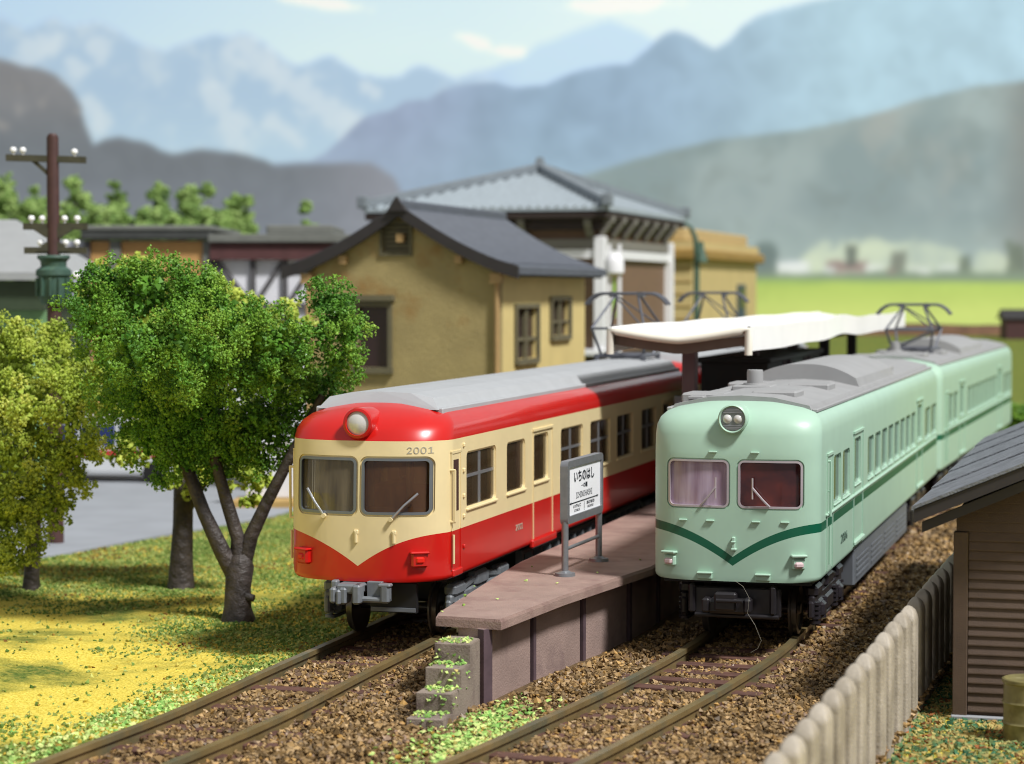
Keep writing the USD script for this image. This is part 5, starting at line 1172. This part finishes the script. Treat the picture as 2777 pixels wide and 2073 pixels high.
put(w, 'louvre', cat_([box(-3.42, -2.62, 0.02, 0.1, 6.97 + 0.13 * k, 7.06 + 0.13 * k) for k in range(6)]), 'house_trim')
put(w, 'backing', box(-3.42, -2.62, 0.16, 0.2, 6.95, 7.75), 'house_glass')
w = put(hs, 'window', cat_([box(-4.27, -3.13, -0.1, 0, 5.45, 5.62), box(-4.35, -3.05, -0.25, 0.0, 5.62, 5.78), box(-4.27, -4.15, -0.1, 0, 3.75, 5.45), box(-3.25, -3.13, -0.1, 0, 3.75, 5.45), box(-4.3, -3.1, -0.14, 0, 3.58, 3.75)]), 'house_trim')
put(w, 'pane', box(-4.15, -3.25, 0.1, 0.14, 3.75, 5.45), 'house_glass')
for (a, b, c, d) in sw:
    w = put(hs, 'window', cat_([box(0, 0.09, a - 0.16, a, c - 0.14, d + 0.12), box(0, 0.09, b, b + 0.16, c - 0.14, d + 0.12), box(0, 0.09, a, b, d, d + 0.12), box(0, 0.12, a, b, c - 0.16, c), box(-0.1, 0.02, (a + b) / 2 - 0.1, (a + b) / 2 + 0.1, c, d), box(-0.1, 0.0, a, b, c + (d - c) * 0.35, c + (d - c) * 0.42)]), 'house_trim')
    put(w, 'pane', box(-0.14, -0.11, a, b, c, d), 'house_glass')
for x in (-4.55, -HWD / 2, -1.15):
    put(hs, 'purlin_end', box(x - 0.1, x + 0.1, -0.22, 0.0, (RG if x == -HWD / 2 else EV + 1.0) - 0.75, (RG if x == -HWD / 2 else EV + 1.0) - 0.52), 'tan_pipe')
def rp(q):  # roof profile, concave towards the eaves; q from ridge 0 to eave 1
    return q * (HWD / 2 + 0.62), RG + 0.08 - 1.78 * q - 0.16 * np.sin(q * math.pi) + 0.12 * np.maximum(0, q - 0.8) * 2
for s in (-1, 1):
    q = np.linspace(0, 1, 13); x, z = rp(q)
    ys = (-0.3, HL + 0.6)
    pr = [(-HWD / 2 + s * a, b) for a, b in zip(x, z + 0.2)] + [(-HWD / 2 + s * a, b) for a, b in zip(x[::-1], z[::-1] + 0.0)]
    put(hs, 'roof', prism_y(Polygon(pr).buffer(0), *ys), 'slate', smooth=30)
    put(hs, 'verge', prism_y(Polygon([(-HWD / 2 + s * a, b) for a, b in zip(x, z + 0.23)] + [(-HWD / 2 + s * a, b) for a, b in zip(x[::-1], z[::-1] - 0.12)]).buffer(0), -0.38, -0.24), 'verge_dark', smooth=30)
    for k in range(38):
        yk = -0.3 + k * 0.265
        put(hs, 'tile_row', tube([(-HWD / 2 + s * a, yk, b + 0.2) for a, b in zip(x[1::2], z[1::2])], 0.05, 5), 'slate', smooth=60)
put(hs, 'ridge_cap', box(-HWD / 2 - 0.16, -HWD / 2 + 0.16, -0.45, HL + 0.6, RG + 0.12, RG + 0.42, 0.05), 'slate')
put(hs, 'ridge_end', hull([(-HWD / 2 - 0.28, -0.5, RG + 0.1), (-HWD / 2 + 0.28, -0.5, RG + 0.1), (-HWD / 2, -0.5, RG + 0.52), (-HWD / 2 - 0.28, -0.25, RG + 0.1), (-HWD / 2 + 0.28, -0.25, RG + 0.1), (-HWD / 2, -0.25, RG + 0.48)]), 'verge_dark')
for x in (-0.06, -HWD + 0.08):
    put(hs, 'drainpipe', cat_([bar((x, -0.1, 0), (x, -0.1, EV - 0.25), 0.08, 8), box(x - 0.16, x + 0.16, -0.26, 0.0, EV - 0.3, EV - 0.02)]), 'tan_pipe', smooth=40)
put(hs, 'eave_board', box(0.42, 0.52, -0.3, HL + 0.4, EV - 0.12, EV + 0.06), 'verge_dark')

# tall timber building with a hipped tile roof
tb_ = thing('timber_station_building', 'tall brown building with white timber posts and a hipped grey tile roof', 'building', (3.45, 85, -0.4), YAW)
BW, BL, WT, EZ, AP = 8.5, 13.0, 8.3, 9.1, 10.9
put(tb_, 'wall', cat_([box(-BW + 0.1, -0.12, 0.12, BL - 0.1, 3.4, WT)]), 'wall_brown')
put(tb_, 'lower_wall', box(-BW, -0.02, 0.02, BL, 0, 3.4), 'wall_dark')
fo, ro = 0.9, 0.5
cor = np.array([(-BW - 1.0, -fo), (ro, -fo), (ro, BL + 1.2), (-BW - 1.0, BL + 1.2)]); apx = np.array([-BW / 2, BL / 2 + 0.1])
for k, (i, j) in enumerate(((0, 1), (1, 2), (2, 3), (3, 0))):
    a, b = cor[i], cor[j]
    put(tb_, 'roof', hull([(*a, EZ), (*b, EZ), (*apx, AP), (*a, EZ - 0.12), (*b, EZ - 0.12), (*apx, AP - 0.14)]), 'tile_gray')
    ln = np.linalg.norm(b - a); nrib = int(ln / 0.36)
    for q in range(nrib):
        f_ = (q + 0.5) / nrib
        p = a + (b - a) * f_; m = min(f_, 1 - f_) * 2
        tgt = p + (apx - (a + b) / 2) * m
        put(tb_, 'tile_row', tube([(*p, EZ + 0.02), (*tgt, EZ + (AP - EZ) * m + 0.02)], 0.075, 5), 'tile_gray', smooth=60)
for c in cor:
    put(tb_, 'hip_ridge', cat_([hull([(*(c + (apx - c) * q + np.array(o)), EZ + (AP - EZ) * q + z) for q in (0.0, 1.0) for o in ((-0.17, 0), (0.17, 0)) for z in (0.05, 0.36)])]), 'tile_ridge')
    put(tb_, 'ridge_end', box(c[0] - 0.2, c[0] + 0.2, c[1] - 0.2, c[1] + 0.2, EZ + 0.05, EZ + 0.55, 0.05), 'tile_ridge')
put(tb_, 'finial', hull([(apx[0] + sx * a, apx[1] + sy * a, AP + z) for sx in (-1, 1) for sy in (-1, 1) for a, z in ((0.24, 0.1), (0.12, 0.62))]), 'tile_ridge')
put(tb_, 'eave', cat_([box(cor[0][0] + 0.05, cor[1][0] - 0.05, cor[0][1] + 0.05, cor[2][1] - 0.05, EZ - 0.42, EZ - 0.13, 0.05), box(-BW - 0.2, 0.1, -0.35, BL + 0.4, EZ - 0.85, EZ - 0.42)]), 'eave_brown')
for k in range(7):
    y = 0.2 + 2.0 * k
    put(tb_, 'bracket', hull([(x, y + o, z) for o in (-0.2, 0.2) for x, z in ((0.0, WT - 0.35), (0.5, WT + 0.28), (0.5, WT + 0.5), (0.0, WT + 0.3))]), 'gray_timber')
for x in (-0.4, -3.1, -5.8, -8.2):
    put(tb_, 'bracket', hull([(x + o, y, z) for o in (-0.14, 0.14) for y, z in ((0.0, WT - 0.35), (-0.6, WT + 0.2), (-0.6, WT + 0.45), (0.0, WT + 0.3))]), 'gray_timber')
put(tb_, 'wall_plate', cat_([box(-0.14, 0.06, 0, BL, WT - 0.75, WT - 0.4), box(-BW, 0, -0.06, 0.14, WT - 0.75, WT - 0.4)]), 'gray_timber')
put(tb_, 'cross_rail', cat_([box(-0.14, 0.08, 0.2, BL, 7.15, 7.5), box(-BW, -0.2, -0.08, 0.14, 7.15, 7.5)]), 'white_timber')
for x, y in ((0, 0), (0, BL - 0.2), (-BW, 0), (-BW / 2, 0)):
    put(tb_, 'post', box(x - 0.22, x + 0.22, y - 0.22, y + 0.22, 3.5, WT - 0.3, 0.03), 'white_timber')
put(tb_, 'sill_beam', box(-1.2, 0.4, -0.4, 0.4, 3.35, 3.6, 0.03), 'white_timber')
ln_ = thing('platform_lantern', 'white drum lantern on a slim white post before the brown wall', 'lantern', (3.78, 80.5, -0.4))
put(ln_, 'post', box(-0.24, -0.12, -0.08, 0.08, 1.0, 7.6), 'white_timber')
put(ln_, 'post', box(0.14, 0.26, -0.08, 0.08, 1.0, 7.6), 'white_timber')
put(ln_, 'shade', lathe([(0, 7.25), (0.2, 7.25), (0.3, 7.1), (0.36, 6.95), (0.36, 6.55), (0.25, 6.5), (0, 6.5)], 18), 'white_timber', smooth=40)
put(ln_, 'tube_light', box(-0.06, 0.06, -0.05, 0.05, 4.9, 6.45), 'glow_green')
put(ln_, 'arm', tube([(-0.25, 0, 3.6), (-0.22, 0, 4.2), (0.05, 0, 4.5), (0.3, 0, 4.52)], 0.09, 8), 'white_timber', smooth=40)

# ochre building further right
ob = thing('ochre_building', 'ochre flat roofed building with a stepped orange parapet behind the canopy', 'building', (8.93, 108, -0.4), YAW)
put(ob, 'wall', cat_([box(-6, 0, 0, 19, 0, 7.6)]), 'ochre_wall')
for k in range(7):
    put(ob, 'board_course', cat_([box(-6.03, -0.02, -0.05, 0.2, 3.2 + 0.62 * k, 3.24 + 0.62 * k)]), 'ochre_dark')
put(ob, 'cornice', box(-6.4, 0.4, -0.4, 19.4, 7.4, 7.95, 0.1), 'ochre_dark')
put(ob, 'parapet', box(-6.1, 0.1, -0.1, 19.1, 7.95, 8.35), 'ochre_wall')
put(ob, 'parapet_cap', box(-5.6, -0.4, 0.4, 18.2, 8.35, 9.0, 0.08), 'ochre_cap')
w = put(ob, 'doorway', box(0.0, 0.12, 12.6, 14.8, 2.6, 6.2), 'door_blue')
put(w, 'pane', box(0.12, 0.15, 12.9, 14.5, 4.9, 6.0), 'dark_glass')
lp = thing('green_lamp_post', 'dark green lamp post with a curved top beside the ochre building', 'lamp post', (8.35, 98.5, -0.4))
put(lp, 'pole', tube([(0, 0, 0), (0, 0, 7.4), (-0.05, 0, 8.2), (-0.25, 0, 8.7), (-0.6, 0, 9.0)], [0.16, 0.13, 0.12, 0.1, 0.08], 8), 'pipe_green', smooth=40)
put(lp, 'lamp_shade', lathe([(0, 8.1), (0.1, 8.1), (0.16, 7.7), (0.3, 7.3), (0.3, 7.15), (0, 7.15)], 12, (0.2, 0, 0)), 'pipe_green', smooth=40)

# left: green building with a light grey roof
gb = thing('green_building', 'green walled building with a light grey sloping roof at the left edge', 'building', (-13.3, 62, -0.4))
put(gb, 'wall', box(-9, -0.3, 0.6, 8, 0, 5.6), 'green_dark')
put(gb, 'roof', hull([(-11, -0.5, 6.2), (0.35, -0.5, 6.2), (-11, -0.5, 6.42), (0.35, -0.5, 6.42), (-11, 4.2, 8.05), (-1.75, 4.2, 8.05), (-11, 9, 6.4), (0.35, 9, 6.4)]), 'gray_roof')
put(gb, 'eave', box(-10, 0.0, -0.2, 0.6, 5.35, 6.19), 'green_dark')
put(gb, 'lintel', box(-9, 0, 0.1, 0.5, 4.85, 5.34), 'green_wall')
for x in (-0.25, -3.0, -6.0): put(gb, 'post', box(x - 0.14 - (0 if x > -1 else 0), x + 0.14, 0, 0.3, 0, 5.0), 'green_post')
w = put(gb, 'window', cat_([box(-2.86, -0.39, 0.4, 0.5, 3.0, 3.15)] + [box(x - 0.07, x + 0.07, 0.4, 0.5, 3.0, 4.85) for x in (-1.2, -2.0)]), 'green_wall')
put(w, 'pane', box(-2.86, -0.39, 0.52, 0.56, 3.0, 4.85), 'dark_glass')

# shops with orange panels and half timbering
sp_ = thing('orange_panel_shop', 'flat roofed shop with orange brick panels framed in grey behind the big tree', 'building', (-15.2, 78, -0.4))
put(sp_, 'wall', box(-1.2, 4.4, 0.25, 8, 0, 7.7), 'plaster_gray')
put(sp_, 'panel', box(0.1, 0.78, 0.12, 0.25, 0.4, 7.66), 'orange_brick')
put(sp_, 'panel', box(1.2, 4.12, 0.12, 0.25, 4.9, 7.66), 'orange_brick')
put(sp_, 'panel', box(1.2, 4.12, 0.12, 0.25, 0.4, 4.7), 'orange_brick')
put(sp_, 'pier', box(0.8, 1.18, 0.0, 0.25, 0, 7.7), 'fascia_top')
put(sp_, 'pier', box(-0.12, 0.08, 0.0, 0.25, 0, 7.7), 'timber_dark')
put(sp_, 'pier', box(4.13, 4.4, 0.0, 0.25, 0, 7.7), 'fascia_top')
put(sp_, 'fascia', box(-0.2, 4.45, -0.25, 0.3, 7.72, 8.02, 0.04), 'fascia_gray')
put(sp_, 'coping', box(-0.25, 4.5, -0.3, 8.1, 8.03, 8.22, 0.04), 'fascia_top')
ht = thing('half_timbered_shop', 'white half timbered shop with dark cross braces under a wine red beam', 'building', (-10.75, 78, -0.4))
put(ht, 'wall', box(0, 5.2, 0.25, 8, 0, 7.0), 'plaster_white')
put(ht, 'beam', box(-0.05, 5.3, -0.12, 0.3, 7.0, 7.6), 'beam_wine')
put(ht, 'roof', cat_([box(-0.1, 5.4, -0.3, 8, 7.61, 7.9, 0.03), box(1.9, 4.3, 0.5, 6, 7.9, 8.25, 0.05)]), 'fascia_top')
for x in (0.1, 1.45, 2.6, 3.75, 5.1): put(ht, 'post', box(x - 0.1, x + 0.1, 0.1, 0.25, 0, 7.0), 'timber_dark')
for z in (5.35, 3.6): put(ht, 'rail', box(0.0, 5.2, 0.08, 0.24, z - 0.1, z + 0.1), 'timber_dark')
for a, b in (((0.2, 6.9), (1.35, 5.45)), ((2.5, 6.9), (1.55, 5.45)), ((1.55, 5.25), (2.5, 3.7)), ((3.65, 5.25), (2.7, 3.7)), ((2.7, 5.4), (3.65, 6.9)), ((3.85, 5.45), (5.0, 6.9))):
    a, b = np.array(a), np.array(b); d = (b - a) / np.linalg.norm(b - a); nn = np.array([-d[1], d[0]]) * 0.09
    put(ht, 'brace', prism_y(Polygon([a + nn, b + nn, b - nn, a - nn]), 0.12, 0.22), 'timber_dark')
w = put(ht, 'window', box(0.35, 1.3, 0.1, 0.2, 3.8, 5.2), 'timber_dark')
put(w, 'pane', box(0.42, 1.23, 0.07, 0.1, 3.9, 5.15), 'dark_glass')

# utility pole
up_ = thing('utility_pole', 'brown utility pole with three crossarms and white insulators', 'utility pole', (-10.52, 50, -0.4))
put(up_, 'pole', tube([(0, 0, 0), (0, 0, 6.0), (0, 0, 9.42), (0, 0, 9.5)], [0.18, 0.155, 0.135, 0.08], 14), 'pole_brown', smooth=50)
def arm_(x0, x1, z, pins, dz=0.0, tilt=0.0):
    a = put(up_, 'crossarm', cat_([hull([(x, y, z + q + tilt * x) for x in (x0, x1) for y in (-0.08, 0.08) for q in (-0.075, 0.075)])]), 'arm_olive')
    for p in pins:
        put(a, 'insulator', lathe([(0, 0.2), (0.05, 0.19), (0.075, 0.15), (0.07, 0.1), (0.04, 0.08), (0.025, 0.0), (0, 0.0)], 14, (p, 0, z + 0.05 + tilt * p)), 'porcelain', smooth=50)
    return a
a = arm_(-1.06, 0.76, 8.92, (-0.9, -0.68, 0.5), tilt=-0.03)
put(a, 'brace', hull([(-0.5, 0.04, 8.88), (-0.38, 0.04, 8.88), (-0.08, 0.04, 8.5), (-0.08, 0.04, 8.62), (-0.5, -0.04, 8.88), (-0.38, -0.04, 8.88), (-0.08, -0.04, 8.5), (-0.08, -0.04, 8.62)]), 'arm_olive')
a = arm_(-0.68, 0.78, 7.38, (-0.5, -0.25, 0.26, 0.55))
put(a, 'brace', hull([(s * 0.5, y, 7.34) for s in (-1, 1) for y in (-0.1, 0.1)] + [(s * 0.16, y, 7.12) for s in (-1, 1) for y in (-0.1, 0.1)]), 'arm_olive')
a = arm_(-0.66, 0.76, 6.83, (-0.3, 0.28, 0.54))
put(a, 'brace', hull([(s * 0.4, y, 6.8) for s in (-1, 1) for y in (-0.1, 0.1)] + [(s * 0.16, y, 7.02) for s in (-1, 1) for y in (-0.1, 0.1)]), 'arm_olive')
tf_ = put(up_, 'transformer', lathe([(0, 6.72), (0.36, 6.72), (0.38, 6.66), (0.30, 6.58), (0.29, 6.46), (0.40, 6.38), (0.41, 6.26), (0.36, 6.22), (0.36, 5.8), (0.32, 5.7), (0.28, 5.6), (0, 5.6)], 20), 'transformer_green', smooth=35)
for k in range(12):
    g = k * math.pi / 6
    put(tf_, 'cooling_fin', moved(box(0.35, 0.42, -0.03, 0.03, 5.78, 6.2, 0.01), (0, 0, 0), math.degrees(-g)), 'transformer_green')
put(up_, 'insulator', lathe([(0, 6.36), (0.06, 6.34), (0.11, 6.28), (0.1, 6.2), (0.04, 6.16), (0, 6.16)], 14, (0.52, 0, 0)), 'porcelain', smooth=50)

# low white wall and the parked van behind the trees
lw = thing('low_white_wall', 'low white wall on a tan plinth between the tree limbs and the red railcar', 'wall', (-7.2, 58.5, -0.42))
put(lw, 'wall', box(0, 3.6, 0.1, 0.5, 0.32, 1.7, 0.03), 'plaster_white')
put(lw, 'coping', box(-0.05, 3.65, 0.05, 0.55, 1.7, 1.78, 0.02), 'coping')
put(lw, 'plinth', box(-0.3, 3.8, -0.5, 0.6, -0.05, 0.32, 0.04), 'kerb_tan')
vn = thing('parked_van', 'white van with a red stripe and dark blue windows parked behind the trees', 'van', (-12.2, 66.5, -0.3), 96)
body = prism_x(Polygon([(-2.2, 0.35), (2.2, 0.35), (2.25, 1.0), (1.75, 1.2), (1.25, 1.95), (-2.15, 2.0), (-2.25, 1.9)]).buffer(-0.08).buffer(0.08), -0.85, 0.85)
put(vn, 'body', body, 'van_white', smooth=35)
put(vn, 'stripe', box(-0.87, 0.87, -2.2, 1.9, 0.78, 0.98), 'van_red')
for s in (-1, 1):
    for y0, y1 in ((-2.0, -0.9), (-0.75, 0.3), (0.42, 1.2)):
        put(vn, 'window', box(s * 0.85, s * 0.865, y0, y1, 1.1, 1.75), 'van_blue')
    for y in (-1.4, 1.45):
        v, f = lathe([(0, -0.1), (0.3, -0.1), (0.34, -0.06), (0.34, 0.06), (0.3, 0.1), (0, 0.1)], 20)
        put(vn, 'wheel', (np.stack([v[:, 2] + s * 0.76, v[:, 0] + y, v[:, 1] + 0.33], 1), f[:, ::-1]), 'tyre', smooth=40)
put(vn, 'windscreen', hull([(sx * 0.75, y, z) for sx in (-1, 1) for y, z in ((1.74, 1.24), (1.28, 1.9), (1.76, 1.26), (1.30, 1.92))]), 'van_blue')
put(vn, 'headlamp', box(-0.75, -0.5, 2.2, 2.27, 0.7, 0.9, 0.02), 'lamp_lens'); put(vn, 'headlamp', box(0.5, 0.75, 2.2, 2.27, 0.7, 0.9, 0.02), 'lamp_lens')
